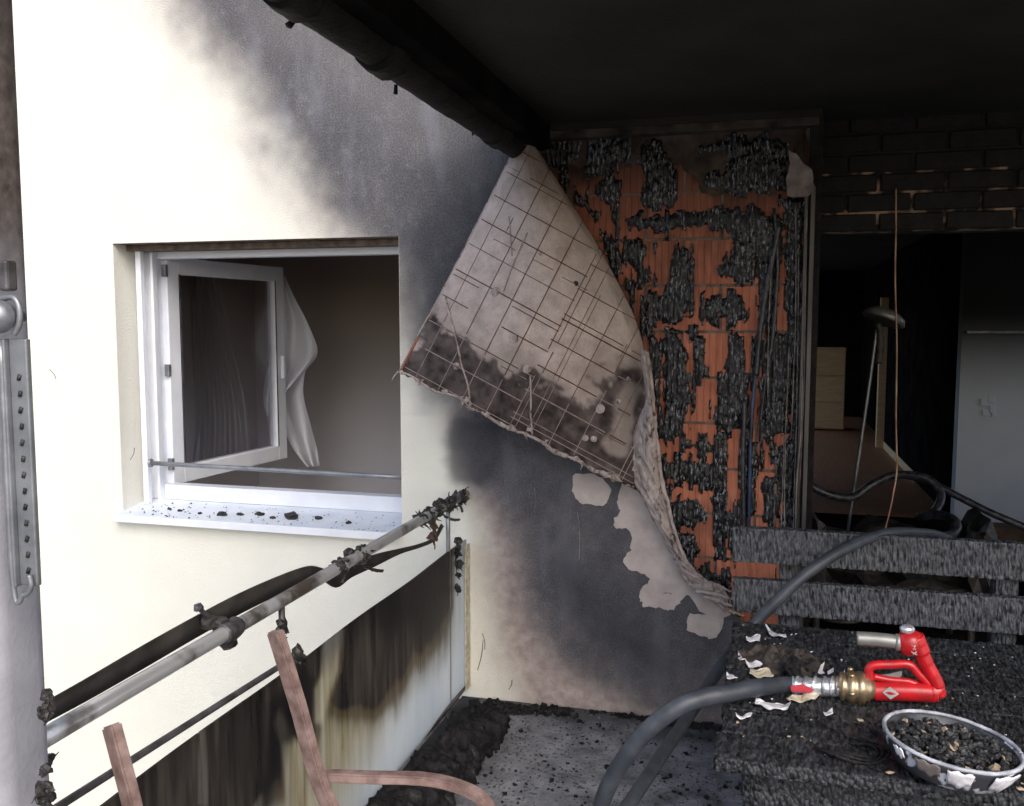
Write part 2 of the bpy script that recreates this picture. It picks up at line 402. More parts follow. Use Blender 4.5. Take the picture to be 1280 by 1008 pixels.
# bowl enamel with peeled patches
t = NT('peeling white enamel'); n = t.noise(16, 4); c = t.mix(t.ramp(n, [(.56, 0.), (.6, 1.)]), (.03,.03,.036), t.ramp(t.noise(30), [(.3, (.38,.4,.48)), (.7, (.62,.63,.7))]))
M['enamel'] = t.done(c, .4, t.bump(n, .002))
M['enamel_dark'] = simple('blackened bowl lining', (.015,.016,.02), (.07,.075,.09), 22, .45, .001, 60)
M['rim'] = simple('chipped rim', (.22,.23,.27), (.5,.52,.58), 26, .4, .001, 60)

# ================================================================ THE PLACE
# outside ground, three metres below the balcony
g = box('ground', (-40, -60, -3.2), (40, 20, -3.0), M['earth']); kind(g, 'structure', 'paved ground below the balcony')

# ---- key sizes
XR = -1.226                       # railing plane
RZ, YB = 2.44, -2.7              # ceiling height, front edge of the balcony
BRICKY = .09                      # clay blocks behind the insulation
wTL, wBR = P(146, 304), P(501, 655)
X0, X1, ZT = P(147, 470).x, P(500.5, 470).x, P(320, 300).z
ZB = P(320, 655).z
XO = P(1017, 400).x               # right end of the brick pier
XO2 = 2.3

# ---- facade render with stains
fold = [(655,160),(690,215),(720,262),(750,310),(775,355),(795,400),(806,440),(812,500),(818,560),(832,620),(848,680),(868,715),(905,745),(930,765),(935,1100),(905,1100)]
brick_poly = [(640,120),(655,160),(682,215),(710,262),(742,310),(770,358),(790,402),(800,440),(806,500),(815,560),(832,620),(850,690),(875,722),(912,745),(925,775),(925,1300),(1500,1300),(1500,120)]
def axis(lo, hi, fixed, fine0, fine1, st, coarse=.25):
    a = [lo]
    while a[-1] < hi:
        s = st if fine0-1e-6 <= a[-1] < fine1 else coarse
        nx = a[-1]+s
        if a[-1] < fine0 < nx: nx = fine0
        a.append(min(nx, hi))
    for f in fixed:
        i = min(range(len(a)), key=lambda k: abs(a[k]-f)); a[i] = f
    return np.array(a)
xs = axis(-7, .05, [X0, X1], -3.6, .05, .013); zs = axis(-3, 6.5, [ZB, ZT], -.8, 3.3, .014)
GX, GZ = np.meshgrid(xs, zs)
U, Vv = PX(GX, 0*GX, GZ)
n1 = fbm(GX*3, GZ*3, 3)-.5; n2 = fbm(GX*12, GZ*12, 9)-.5
# smoke above: the plume that rose along the balcony edge
S1 = [(140,-300),(195,-40),(262,60),(320,140),(368,220),(410,285),(452,322),(495,345),(508,395),(530,440),(555,485),(800,485),(800,-300)]
d = sdf(U, Vv, S1)+n1*34+n2*10
soot = 1-sstep(-48, 52, d+n2*22)
soot = soot**1.05
soot *= 1-.10*(1-sstep(-60, 60, sdf(U, Vv, [(330,40),(470,130),(620,230),(600,180),(400,20),(300,-80)])+n1*60))
S2 = [(570,490),(562,560),(590,600),(618,640),(640,700),(655,770),(690,830),(745,868),(810,890),(960,925),(960,430),(640,430)]
d2 = sdf(U, Vv, S2)+n1*22+n2*12
s2 = 1-sstep(-26, 22, d2)
soot = np.maximum(soot, s2*(.9+.35*n2))
blot = 1-sstep(-14, 8, sdf(U, Vv, [(560,520),(552,575),(562,606),(596,612),(625,600),(640,520)])+n2*16)
pk = 1-sstep(-26, 42, sdf(U, Vv, [(560,490),(588,612),(606,650),(616,740),(630,820),(652,880),(660,1000),(960,1000),(960,480)])+n1*24)
pk = np.maximum(pk*.92, .5*(1-sstep(-30, 95, sdf(U, Vv, S1)+n1*80))*(Vv < 520))
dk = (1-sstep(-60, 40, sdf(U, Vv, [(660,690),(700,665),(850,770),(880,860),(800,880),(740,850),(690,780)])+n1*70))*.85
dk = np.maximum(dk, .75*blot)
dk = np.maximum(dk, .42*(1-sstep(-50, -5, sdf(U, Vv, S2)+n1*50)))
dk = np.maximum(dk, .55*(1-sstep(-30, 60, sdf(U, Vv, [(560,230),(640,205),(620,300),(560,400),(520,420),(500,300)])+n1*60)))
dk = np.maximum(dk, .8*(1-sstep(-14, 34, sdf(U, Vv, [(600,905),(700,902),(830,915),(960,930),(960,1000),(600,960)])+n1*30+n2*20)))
st = np.stack([np.clip(soot, 0, 1), np.clip(pk, 0, 1), np.clip(dk, 0, 1)], -1).reshape(-1, 3)
nx, nz = len(xs), len(zs)
cu, cv = PX((GX[:-1,:-1]+GX[1:,1:])/2, 0*GX[:-1,:-1], (GZ[:-1,:-1]+GZ[1:,1:])/2)
cx_, cz_ = (GX[:-1,:-1]+GX[1:,1:])/2, (GZ[:-1,:-1]+GZ[1:,1:])/2
keep = ~((cx_ > X0) & (cx_ < X1) & (cz_ > ZB) & (cz_ < ZT))
keep &= ~((sdf(cu, cv, brick_poly)+(fbm(cx_*14, cz_*14, 5)-.5)*12 < 0) & (cz_ < RZ) & (cz_ > -.02))
keep &= ~((cx_ > 0) & (cz_ < RZ))
V = [(x, 0, z) for z in zs for x in xs]; Fs = []
off = len(V); V += [(x, BRICKY, z) for z in zs for x in xs]
K = np.pad(keep, 1, constant_values=True)
for j in range(nz-1):
    for i in range(nx-1):
        if not keep[j, i]: continue
        a, b_, c_, d_ = j*nx+i, j*nx+i+1, (j+1)*nx+i+1, (j+1)*nx+i
        Fs.append((a, b_, c_, d_))
        if not K[j+1, i+2]: Fs.append((b_, b_+off, c_+off, c_))
        if not K[j+1, i]: Fs.append((a, d_, d_+off, a+off))
        if not K[j, i+1]: Fs.append((a, a+off, b_+off, b_))
        if not K[j+2, i+1]: Fs.append((d_, c_, c_+off, d_+off))
wall = thing('facade_wall', 'cream rendered house wall blackened by soot beside the balcony', 'wall', (-2, 0, -3))
me = bpy.data.meshes.new('render_coat'); me.from_pydata(V, [], Fs)
attr(me, 'stain', np.concatenate([st, st]))
bm = bmesh.new(); bm.from_mesh(me); bmesh.ops.delete(bm, geom=[v for v in bm.verts if not v.link_faces], context='VERTS'); bm.to_mesh(me); bm.free()
link('render_coat', me, wall, M['render'])
# masonry core behind (keeps the rooms dark), with the window opening
def core(name, lo, hi, mat=M['black_room']): return box(name, lo, hi, mat, wall)
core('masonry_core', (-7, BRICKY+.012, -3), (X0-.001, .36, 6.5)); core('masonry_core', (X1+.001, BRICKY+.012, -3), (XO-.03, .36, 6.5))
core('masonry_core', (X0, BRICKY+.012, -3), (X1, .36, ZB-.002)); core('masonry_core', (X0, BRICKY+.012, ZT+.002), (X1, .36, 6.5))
core('masonry_core', (XO2, .0, -3), (7, .36, 6.5), M['render'])
core('masonry_core', (XO, .05, RZ+.25), (XO2, .36, 6.5), M['render'])
# scratches on the render
for (a, b_) in [((62,462),(70,474)),((603,792),(606,812)),((604,800),(597,838)),((640,850),(636,862)),((668,610),(668,640)),((722,640),(724,700)),((168,560),(163,575))]:
    tube('scratch', [P(*a, 'y', -.001), P((a[0]+b_[0])/2+1.5, (a[1]+b_[1])/2, 'y', -.001), P(*b_, 'y', -.001)], .0016, M['dark_steel'] if a[0] < 650 else M['pale_rag'], wall, 5)
# pale places where the top coat has come off, 3 mm proud
def ragged(poly, amp=3, step=5, s=0):
    out = []
    n = len(poly)
    for i in range(n):
        a, b_ = poly[i], poly[(i+1) % n]; L = math.hypot(b_[0]-a[0], b_[1]-a[1]); k = max(1, int(L/step))
        for q in range(k):
            tt = q/k; x = a[0]+(b_[0]-a[0])*tt; y = a[1]+(b_[1]-a[1])*tt
            out.append((x+(float(fbm(x*.12, y*.12, s))-.5)*amp*2.4, y+(float(fbm(x*.12, y*.12, s+50))-.5)*amp*2.4))
    return out
def rounded(poly, s):
    q = catmull([Vector((a, b_, 0)) for a, b_ in poly+[poly[0]]], 4*len(poly))[:-1]
    return [(v.x+(float(fbm(v.x*.17, v.y*.17, s))-.5)*9+(float(fbm(v.x*.5, v.y*.5, s+9))-.5)*4, v.y+(float(fbm(v.x*.17, v.y*.17, s+50))-.5)*9+(float(fbm(v.x*.5, v.y*.5, s+7))-.5)*4) for v in q]
for k, poly in enumerate([
    [(715,598),(724,592),(742,594),(758,604),(763,618),(757,628),(744,632),(726,628),(716,616)],
    [(778,600),(800,608),(826,650),(850,700),(880,736),(906,752),(912,770),(880,768),(862,746),(845,752),(834,740),(812,756),(799,748),(801,735),(812,728),(804,720),(785,712),(779,700),(790,682),(786,664),(772,660),(768,648),(776,640),(772,625)],
    [(798,752),(812,742),(836,742),(850,752),(838,762),(822,760),(806,756)],
    [(862,770),(878,768),(906,766),(900,792),(890,800),(876,796),(862,790),(858,780)]]):
    prism('bare_patch', [P(x, y, 'y', -.0022-.0009*k) for x, y in rounded(poly, k)], (0, .0019+.0009*k, 0), M['plaster'], wall)

M['dirty0'] = simple('sooty trim', (.012,.010,.009), (.075,.062,.052), 9, .85, .003, 50, spec=.15)
# ---- clay block pier
pier = thing('block_pier', 'orange clay block pier laid bare with black burnt adhesive pads', 'masonry pier', (-.4, .2, 0))
bw, bh, jt = .30, .185, .012
zc0 = P(800, 300).z
def block_mesh(w_, h_):
    pr = []; n = 11
    x = -w_/2; s = w_/n
    for i in range(n):
        x0 = -w_/2+i*s
        pr += [(x0+.0008, 0), (x0+s*.9, 0), (x0+s*.93, .002), (x0+s*.98, .002)]
    pr = [(-w_/2, .002)]+pr+[(w_/2, .002)]
    V = [(x, y, -h_/2) for x, y in pr]+[(x, y, h_/2) for x, y in pr]; m = len(pr); Fs = [(i, i+1, m+i+1, m+i) for i in range(m-1)]
    V += [(-w_/2, .1, -h_/2), (w_/2, .1, -h_/2), (-w_/2, .1, h_/2), (w_/2, .1, h_/2)]; q = 2*m
    Fs += [(0, m, q+2, q), (m-1, q+1, q+3, 2*m-1)]
    Fs += [tuple([q, q+1]+list(range(m-1, -1, -1))), tuple([q+3, q+2]+list(range(m, 2*m)))]
    return V, Fs
meshes = {}
def get_block(w_):
    k = round(w_, 3)
    if k not in meshes:
        V, Fs = block_mesh(w_, bh-jt); me = bpy.data.meshes.new('block'); me.from_pydata(V, [], Fs); me.materials.append(M['clay']); meshes[k] = me
    return meshes[k]
YBL = .055
XP0 = -1.35
xe = XO-.03
row = 0; z = zc0-12*bh
while z < RZ+.1:
    x = XP0+(bw/2 if row % 2 else 0)-.02
    while x < xe-.03:
        wd = min(bw, xe-x)
        if z > -.2 and wd > .04:
            pu, pv = PX(np.array([x+wd/2]), np.array([0.]), np.array([z+bh/2]))
            if sdf(pu, pv, brick_poly)[0] < 95:
                o = bpy.data.objects.new('block', get_block(wd-jt)); COL.objects.link(o); o.parent = pier
                o.location = Vector((x+wd/2, YBL+random.uniform(-.002, .002), z+bh/2+.003))-pier.location
        x += bw
    z += bh; row += 1
mb = box('mortar_bed', (XP0-.02, YBL+.006, -.2), (xe, YBL+.06, RZ+.2), M['mortar'], pier)
# plaster band and trim along the top
box('top_trim', (P(648,170).x, -.015, P(800,168,'y',-.015).z), (XO, .05, RZ+.02), M['dirty0'], pier, .004)
box('top_trim', (P(690,170).x, -.03, RZ-.025), (XO+.01, .05, RZ+.03), M['char_ceiling'], pier, .004)

def field(name, poly, y0, thick, mat, parent, cell=.0045, seed=0, ragamp=9, ridge=1.0, smooth=True):
    """a lumpy crust standing proud of plane y0, outlined by poly"""
    pts = [P(x, y, 'y', y0) for x, y in poly]; xa, xb = min(p.x for p in pts), max(p.x for p in pts); za, zb = min(p.z for p in pts), max(p.z for p in pts)
    m = .03; X, Z = np.meshgrid(np.arange(xa-m, xb+m, cell), np.arange(za-m, zb+m, cell*1.4))
    wp = [(p.x, p.z) for p in pts]
    rib = X/.021+seed*.37+(fbm(X*6, Z*5, seed+50)-.5)*.8; ri = np.floor(rib); ff = rib-ri
    comb = (_h(ri, ri*0, seed)-.5)*13+(_h(ri, np.floor(Z/.045+_h(ri, ri*0+1, seed)), seed+2)-.5)*7
    d = sdf(X, Z, wp)*320+comb*ridge+(fbm(X*26, Z*14, seed)-.5)*ragamp*1.4+(fbm(X*80, Z*10, seed+4)-.5)*ragamp*.6
    h = np.clip(-d/9, 0, 1)**.6
    rg = fbm(X*70, Z*12, seed+7, 4); lump = fbm(X*24, Z*20, seed+21, 3)
    gap = sstep(.5, .56, fbm(X*60, Z*8, seed+33, 2))*ridge
    ribh = np.sin(np.pi*np.clip(ff, 0, 1))**.5; crk = sstep(.0, .13, np.abs((Z/.058+_h(ri, ri*0+3, seed)*3+(rg-.5)*2.2) % 1-.5))
    Y = y0-thick*1.15*h*(.12+.2*lump+(.62*ribh*(.35+.65*crk)+.5*(rg-.5))*ridge)-.0015
    ny, nx_ = X.shape; idx = -np.ones(X.shape, int); V = []; Fs = []
    inside = d < 2
    for j in range(ny-1):
        for i in range(nx_-1):
            if inside[j,i] and inside[j,i+1] and inside[j+1,i+1] and inside[j+1,i]:
                q = []
                for (a, b_) in ((j,i),(j,i+1),(j+1,i+1),(j+1,i)):
                    if idx[a,b_] < 0:
                        idx[a,b_] = len(V); yy = Y[a,b_] if d[a,b_] < -.5 else y0+.004
                        V.append((X[a,b_], yy, Z[a,b_]))
                    q.append(idx[a,b_])
                Fs.append(q)
    if not Fs: return None
    return pyd(name, V, Fs, mat, parent, smooth)
pads = [
 [(728,192),(735,176),(760,167),(785,170),(797,186),(790,205),(778,212),(765,208),(752,222),(738,228),(728,214)],
 [(745,222),(760,216),(776,226),(778,246),(766,258),(748,256),(737,242)],
 [(800,182),(826,182),(841,205),(845,240),(836,256),(818,262),(798,252),(806,225),(798,200)],
 [(873,188),(900,170),(945,166),(985,176),(996,205),(992,240),(962,240),(925,246),(896,240),(876,230),(884,212),(905,208),(915,198)],
 [(782,276),(800,266),(850,262),(900,262),(946,262),(948,330),(940,356),(904,356),(898,336),(914,306),(905,288),(870,286),(838,292),(812,288),(795,290)],
 [(783,302),(797,292),(816,306),(814,330),(822,352),(808,368),(790,356),(776,318)],
 [(848,302),(862,305),(869,330),(868,400),(848,408),(815,405),(800,388),(806,368),(830,360),(840,330)],
 [(878,372),(905,366),(938,372),(940,400),(914,408),(880,404)],
 [(818,420),(850,418),(866,442),(868,500),(858,540),(838,552),(822,545),(831,505),(826,455)],
 [(905,418),(935,415),(941,440),(932,500),(930,540),(902,545),(889,530),(892,490),(903,450)],
 [(956,420),(985,418),(992,470),(990,540),(960,552),(948,525),(954,480)],
 [(821,572),(858,569),(885,578),(908,570),(914,600),(904,626),(880,612),(850,606),(828,608)],
 [(838,630),(855,620),(875,628),(878,650),(866,663),(845,662),(836,648)],
 [(886,620),(910,610),(914,660),(912,704),(890,702),(884,670),(888,640)],
 [(846,668),(882,672),(880,692),(860,708),(850,690)],
 [(862,716),(884,708),(912,712),(914,735),(885,730)],
 [(890,540),(906,545),(910,615),(892,620),(886,590)],
 [(920,470),(930,470),(936,560),(932,660),(922,660),(924,560)],
 [(948,596),(974,592),(976,655),(950,660)],
 [(952,330),(972,322),(978,360),(966,410),(955,400)],
 [(976,250),(1004,246),(1006,330),(998,400),(980,405),(982,330)],
 [(975,300),(996,300),(1004,420),(1000,540),(990,560),(984,420)],
]
for k, p in enumerate(pads): field('adhesive_pad', p, YBL, .02, M['char_pad'], pier, seed=k*3+1)
M['dirty'] = simple('smoke browned plaster', (.03,.022,.018), (.085,.065,.052), 12, .9, .004, 60, spec=.2)
field('browned_plaster', [(680,150),(1012,142),(1010,196),(985,222),(965,248),(940,238),(880,246),(868,222),(850,206),(835,212),(812,196),(790,214),(765,200),(738,214),(715,206)], YBL, .007, M['dirty'], pier, seed=91, ridge=.25)
for k, p in enumerate([[(936,262),(972,262),(978,300),(968,420),(952,430),(946,330)],[(944,420),(956,420),(962,560),(950,600),(944,520)],[(868,418),(882,424),(884,470),(874,480)],[(905,625),(918,620),(922,700),(908,700)],[(960,556),(1000,548),(1004,600),(990,660),(966,600)],[(976,640),(1002,620),(1000,720),(978,720)],[(930,560),(946,556),(944,640),(934,640)],[(758,262),(778,258),(782,290),(770,300)],[(832,410),(872,408),(876,424),(840,424)],[(722,170),(765,165),(800,172),(790,185),(735,186)],[(850,548),(890,545),(905,565),(880,572),(850,562)]]): field('adhesive_pad', p, YBL-.004, .018, M['char_pad'], pier, seed=120+k*5)
field('shadow_crust', [(662,166),(700,182),(712,215),(722,240),(752,262),(758,292),(780,322),(786,350),(800,380),(820,405),(832,440),(826,470),(832,520),(826,570),(840,612),(828,600),(800,400),(750,300),(700,220)], YBL, .022, M['char_pad'], pier, seed=77)  # dark char band laid in for the black shade beside the flap
field('top_soot_crust', [(690,168),(735,164),(728,200),(712,205),(700,190)], YBL, .012, M['char_pad'], pier, seed=79)
for px_, z0_, z1_ in ((988,.75,1.55),(993,1.2,2.1),(999,.7,1.9),(983,.8,1.2),(1007,.6,2.0),(962,1.35,1.9)):
    p_ = P(px_, 400, 'y', .0); tube('pale_streak', [Vector((p_.x, .012, z0_)), Vector((p_.x+random.uniform(-.008,.008), .0, (z0_+z1_)/2)), Vector((p_.x+random.uniform(-.008,.008), .012, z1_))], .0035, M['pale_rag'], pier, 6, n=60, wob=1.1, flat=.6)
# profiles and scraps down the right edge
zt, zb_ = RZ-.02, 0.0
def vstrip(name, px, w_, z0, z1, y, mat, dx=0):
    p = P(px, 400, 'y', y); return box(name, (p.x-w_/2, y-.006, z0), (p.x+w_/2, y+.006, z1), mat, pier, .002)
vstrip('edge_profile', 1012, .016, zb_, P(1012,235).z, -.035, M['profile']); vstrip('edge_profile', 1004, .012, zb_, P(1004,240).z, -.015, M['profile'])
vstrip('edge_profile', 1019, .02, zb_, RZ, .0, M['char_pipe'])
box('jamb_lining', (XO-.03, -.01, 0), (XO+.0, .36, RZ), M['char_pipe'], pier)
tube('warped_strip', [P(1003,470,'y',-.02), P(1001,540,'y',-.025), P(996,600,'y',-.03), P(994,670,'y',-.03), P(992,720,'y',-.03)], .008, M['pale_rag'], pier, 8, flat=.4)
tube('warped_strip', [P(1009,250,'y',-.02), P(1007,360,'y',-.02), P(1005,480,'y',-.02), P(1000,600,'y',-.02)], .006, M['pale_rag'], pier, 8, flat=.4)
prism('mesh_scrap', [P(x, y, 'y', -.045) for x, y in ragged([(986,188),(996,192),(1004,206),(1016,212),(1017,238),(1010,247),(984,245),(983,222),(988,205)], 2)], (0, .012, 0), M['pale_rag'], pier)
for cps, r_, m_ in [([(975,278),(964,330),(955,380),(948,440),(945,470)], .011, 'cable'), ([(958,370),(950,420),(944,470),(940,520),(937,600),(936,700)], .007, 'blue'), ([(968,260),(972,330),(966,420),(958,470),(950,530)], .006, 'cable'), ([(931,500),(928,580),(930,650),(929,700)], .008, 'cable'), ([(1000,400),(1003,440),(999,500)], .008, 'cable')]:
    tube('burnt_cable', [P(x, y, 'y', YBL-.03) for x, y in cps], r_, M[m_], pier, 8, wob=.35, n=30)
vstrip('plaster_streak', 941, .014, P(941,660).z, P(941,600).z, YBL-.006, M['mortar']); vstrip('plaster_streak', 975, .01, P(975,700).z, P(975,560).z, YBL-.006, M['mortar'])

# ---- lintel above the opening
lin = thing('brick_lintel', 'soot black brick lintel above the dark room opening', 'lintel', (1.2, .3, 2.0))
LY = .22; zl0 = P(1150, 289, 'y', LY).z; ch = (P(1150, 214, 'y', LY).z-zl0)/3
box('mortar_bed', (XO, LY+.012, zl0+.004), (XO2, LY+.1, zl0+ch*3.2), M['lintel_mortar'], lin)
box('mortar_bed', (XO, LY+.014, zl0+ch*3.2), (XO2, LY+.1, RZ+.3), M['char_ceiling'], lin)
me0 = None; lb = .245
for r_ in range(6):
    x = XO-(.12 if r_ % 2 else 0)+.002
    while x < XO2:
        xa, xb = max(x, XO), min(x+lb-.012, XO2)
        if xb-xa > .03:
            full = abs(xb-xa-(lb-.012)) < 1e-4
            zc = zl0+ch*(r_+.5)
            if full and me0 is not None:
                o = bpy.data.objects.new('brick', me0); COL.objects.link(o); o.parent = lin; o.location = Vector(((xa+xb)/2, LY+.05+random.uniform(-.003,.004), zc))-lin.location
                o.rotation_euler = (0, random.uniform(-.012, .012), 0)
            else:
                o = box('brick', (xa, LY, zc-ch/2+.005), (xb, LY+.1, zc+ch/2-.005), M['lintel_brick'], lin, .005, seg=1)
                if full: me0 = o.data
        x += lb
box('lintel_soffit', (XO, LY+.1, zl0), (XO2, .36, zl0+.1), M['char_ceiling'], lin)

# ---- ceiling slab with its edge pipe
cs = box('balcony_ceiling', (XR+.17, YB, RZ), (3.2, 0.22, RZ+.2), M['char_ceiling']); kind(cs, 'structure', 'black burnt underside of the balcony above')
XG = P(640, 203, 'y', -.03).x; ZG = P(640, 203, 'y', -.03).z+.0
pipe = thing('edge_pipe', 'black burnt pipe running along the ceiling edge above the window wall', 'pipe', (XG, -1.2, ZG+.07))
rr = .054; dirn = Vector((.55, 0, .84))
cpt = Vector((XG, 0, ZG))+Vector((.035, 0, rr*1.05))
tube('pipe', [cpt+Vector((0, y, 0)) for y in (-.01, -.4, -.9, -1.5, -2.1, YB-.1)], rr, M['char_pipe'], pipe, 20, n=80, wob=.05)
box('fascia', (cpt.x+.045, YB, cpt.z-.01), (cpt.x+.12, -.01, RZ+.01), M['black_room'], pipe, .004)
for (px, py, s) in [(462, 92, 1.22), (608, 182, 1.12), (345, 14, 1.15)]:
    q = P(px, py, 'x', XG); yy = q.y
    tube('coupling', [cpt+Vector((0, yy-.05, 0)), cpt+Vector((0, yy+.05, 0))], rr*s, M['char_pipe'], pipe, 20, n=6, wob=.08)
rng = random.Random(4)
for k in range(5):
    yy = rng.uniform(-2.3, -.1); a = cpt+Vector((-.05+rng.uniform(-.02,.02), yy, -.025+rng.uniform(-.02,.02)))
    tube('char_drip', [a, a+Vector((rng.uniform(-.008,.008), rng.uniform(-.01,.01), -rng.uniform(.006,.026)))], rng.uniform(.003,.009), M['char_pipe'], pipe, 6, n=3, wob=.4)
pipe_scrap = tube('torn_scrap', [P(632,168,'y',-.1), P(641,176,'y',-.11), P(650,170,'y',-.1)], .008, M['torn'], pipe, 6, wob=.5)

# ---- balcony floor
def grid_floor():
    xs_ = np.arange(XR-.02, 3.0, .03); ys_ = np.arange(YB, .0301, .03)
    X, Y = np.meshgrid(xs_, ys_); Z = (fbm(X*9, Y*9, 2)-.5)*.014+(fbm(X*40, Y*40, 6)-.5)*.006
    u_, v_ = PX(X, Y, 0*X)
    m = 1-sstep(-25, 35, sdf(u_, v_, [(440,1100),(560,985),(620,900),(590,860),(560,860),(380,1010),(380,1100)])+(fbm(X*8,Y*8,1)-.5)*60)
    m = np.maximum(m, .8*(1-sstep(-10, 25, sdf(u_, v_, [(600,870),(700,895),(840,912),(900,925),(900,890),(600,850)])+(fbm(X*8,Y*8,1)-.5)*40)))
    V = np.stack([X, Y, Z], -1).reshape(-1, 3); ny, nx_ = X.shape
    Fs = [(j*nx_+i, j*nx_+i+1, (j+1)*nx_+i+1, (j+1)*nx_+i) for j in range(ny-1) for i in range(nx_-1)]
    me = bpy.data.meshes.new('balcony_floor'); me.from_pydata(V.tolist(), [], Fs); attr(me, 'stain', np.stack([m.ravel()]*3, -1))
    o = link('balcony_floor', me, None, M['floor'], smooth=True); return o
kind(grid_floor(), 'structure', 'ash grey burnt concrete floor of the balcony')
kind(box('floor_slab', (XR-.06, YB-.02, -.22), (3.2, .08, -.015), M['mortar']), 'structure', 'edge of the balcony slab')

# ---- window
win = thing('casement_window', 'white framed window set in the cream wall with one casement swung inward', 'window', ((X0+X1)/2, .25, ZB))
WY = .20
box('reveal_lining', (X0-.01, .001, ZB), (X0+.0012, .36, ZT), M['render'], win)
box('reveal_lining', (X1-.0012, .001, ZB), (X1+.01, .36, ZT), M['render'], win)
box('reveal_lining', (X0, .001, ZT-.0012), (X1, .36, ZT+.01), M['mortar'], win)
fw = .07
zs_ = ZB+.045                        # top of sill at the frame
fr_ = thing('frame', 'x', None, (0,0,0)) if False else None
box('frame_side', (X0+.0015, WY, zs_), (X0+fw, WY+.07, ZT-.003), M['white_pvc'], win, .004)
box('frame_side', (X1-fw, WY, zs_), (X1-.0015, WY+.07, ZT-.003), M['white_pvc'], win, .004)
box('frame_rail', (X0+fw, WY, ZT-.06), (X1-fw, WY+.07, ZT-.003), M['white_pvc'], win, .004)
box('frame_rail', (X0+fw, WY, zs_), (X1-fw, WY+.07, zs_+.075), M['white_pvc'], win, .004)
for xg in (X0+.035,): 
    box('shutter_guide', (xg, WY-.09, zs_-.01), (xg+.03, WY-.06, ZT-.003), M['white_pvc'], win, .004)
    box('shutter_guide', (xg+.045, WY-.04, zs_-.01), (xg+.06, WY-.004, ZT-.003), M['white_pvc'], win, .003)
box('shutter_slot', (X0+.002, WY-.11, ZT-.03), (X1-.002, WY-.02, ZT-.002), M['mortar'], win, .003)
# sill: sloping sheet metal with a lip
so_ = [( -.05, ZB-.012), (-.05, ZB+.012), (WY+.0, zs_), (WY+.0, zs_-.02), (-.03, ZB-.006)]
xl, xr_ = X0-.012, X1-.004
V = [(xl, y, z) for y, z in so_]+[(xr_, y, z) for y, z in so_]; m_ = len(so_)
Fs = [(i, (i+1) % m_, m_+(i+1) % m_, m_+i) for i in range(m_)]+[tuple(range(m_)), tuple(range(2*m_-1, m_-1, -1))]
pyd('sill', V, Fs, M['sill_metal'], win)
box('sill_lip', (X0-.018, -.056, ZB-.022), (X1-.001, -.05, ZB+.013), M['white_pvc'], win, .002)
# guard bar
tube('guard_bar', [P(188,579,'y',.1), P(501,597,'y',.1)+Vector((.02,0,0))], .011, M['steel'], win, 12)
lathe('bar_flange', [(.018,-.004),(.022,0),(.022,.006),(.012,.01)], P(188,579,'y',.1), M['steel'], win, 16, 'x')
# sash, swung in about a hinge on the left
hx, hy = X0+fw+.005, WY+.06
free = P(349, 450, 'y', P(0,0).y) # bearing of the free edge
dirv = None
best = None
for a in range(600, 1000):
    th = R(a/10); q = Vector((hx+1.0*math.cos(th), hy+1.0*math.sin(th), 1.5)); uu, vv = PX(q.x, q.y, q.z)
    if best is None or abs(uu-351) < best[0]: best = (abs(uu-351), th)
TH = best[1]; SW, S0, S1_ = 1.0, zs_+.06, ZT-.045
def boxvf(lo, hi):
    V = [Vector((x, y, z)) for z in (lo[2], hi[2]) for y in (lo[1], hi[1]) for x in (lo[0], hi[0])]
    return V, [(0,2,3,1),(4,5,7,6),(0,1,5,4),(2,6,7,3),(0,4,6,2),(1,3,7,5)]
V_, F_ = join([boxvf(l, h) for l, h in (((0,-.03,S0),(.085,.03,S1_)), ((SW-.085,-.03,S0),(SW,.03,S1_)), ((.0852,-.0295,S0),(SW-.0852,.0295,S0+.085)), ((.0852,-.0295,S1_-.085),(SW-.0852,.0295,S1_)))])
me = bpy.data.meshes.new('sash'); me.from_pydata(V_, [], F_); me.materials.append(M['white_pvc'])
sash = bpy.data.objects.new('sash', me); COL.objects.link(sash); sash.parent = win; sash['label'] = 'open white casement seen nearly edge on'
bvm = sash.modifiers.new('edge', 'BEVEL'); bvm.width = .004; bvm.segments = 2
sash.location = Vector((hx, hy, 0))-win.location; sash.rotation_euler = (0, 0, TH)
def sb(name, lo, hi, mat, bev=.004):
    o = box(name, lo, hi, mat, None, bev); o.parent = sash; return o
sb('pane', (.08, -.008, S0+.08), (SW-.08, .008, S1_-.08), M['glass'], 0)
sb('gasket', (.087, -.034, S0+.083), (.093, -.0305, S1_-.083), M['dark_steel'], 0)
sb('gasket', (SW-.093, -.034, S0+.083), (SW-.087, -.0305, S1_-.083), M['dark_steel'], 0)
for zz in (S0+.08, (S0+S1_)/2-.02, S1_-.1):
    sb('hinge', (-.018, -.036, zz), (.004, -.01, zz+.06), M['steel'], .003)
sb('handle', (SW-.055, -.055, (S0+S1_)/2-.09), (SW-.03, -.032, (S0+S1_)/2+.05), M['white_pvc'], .006)
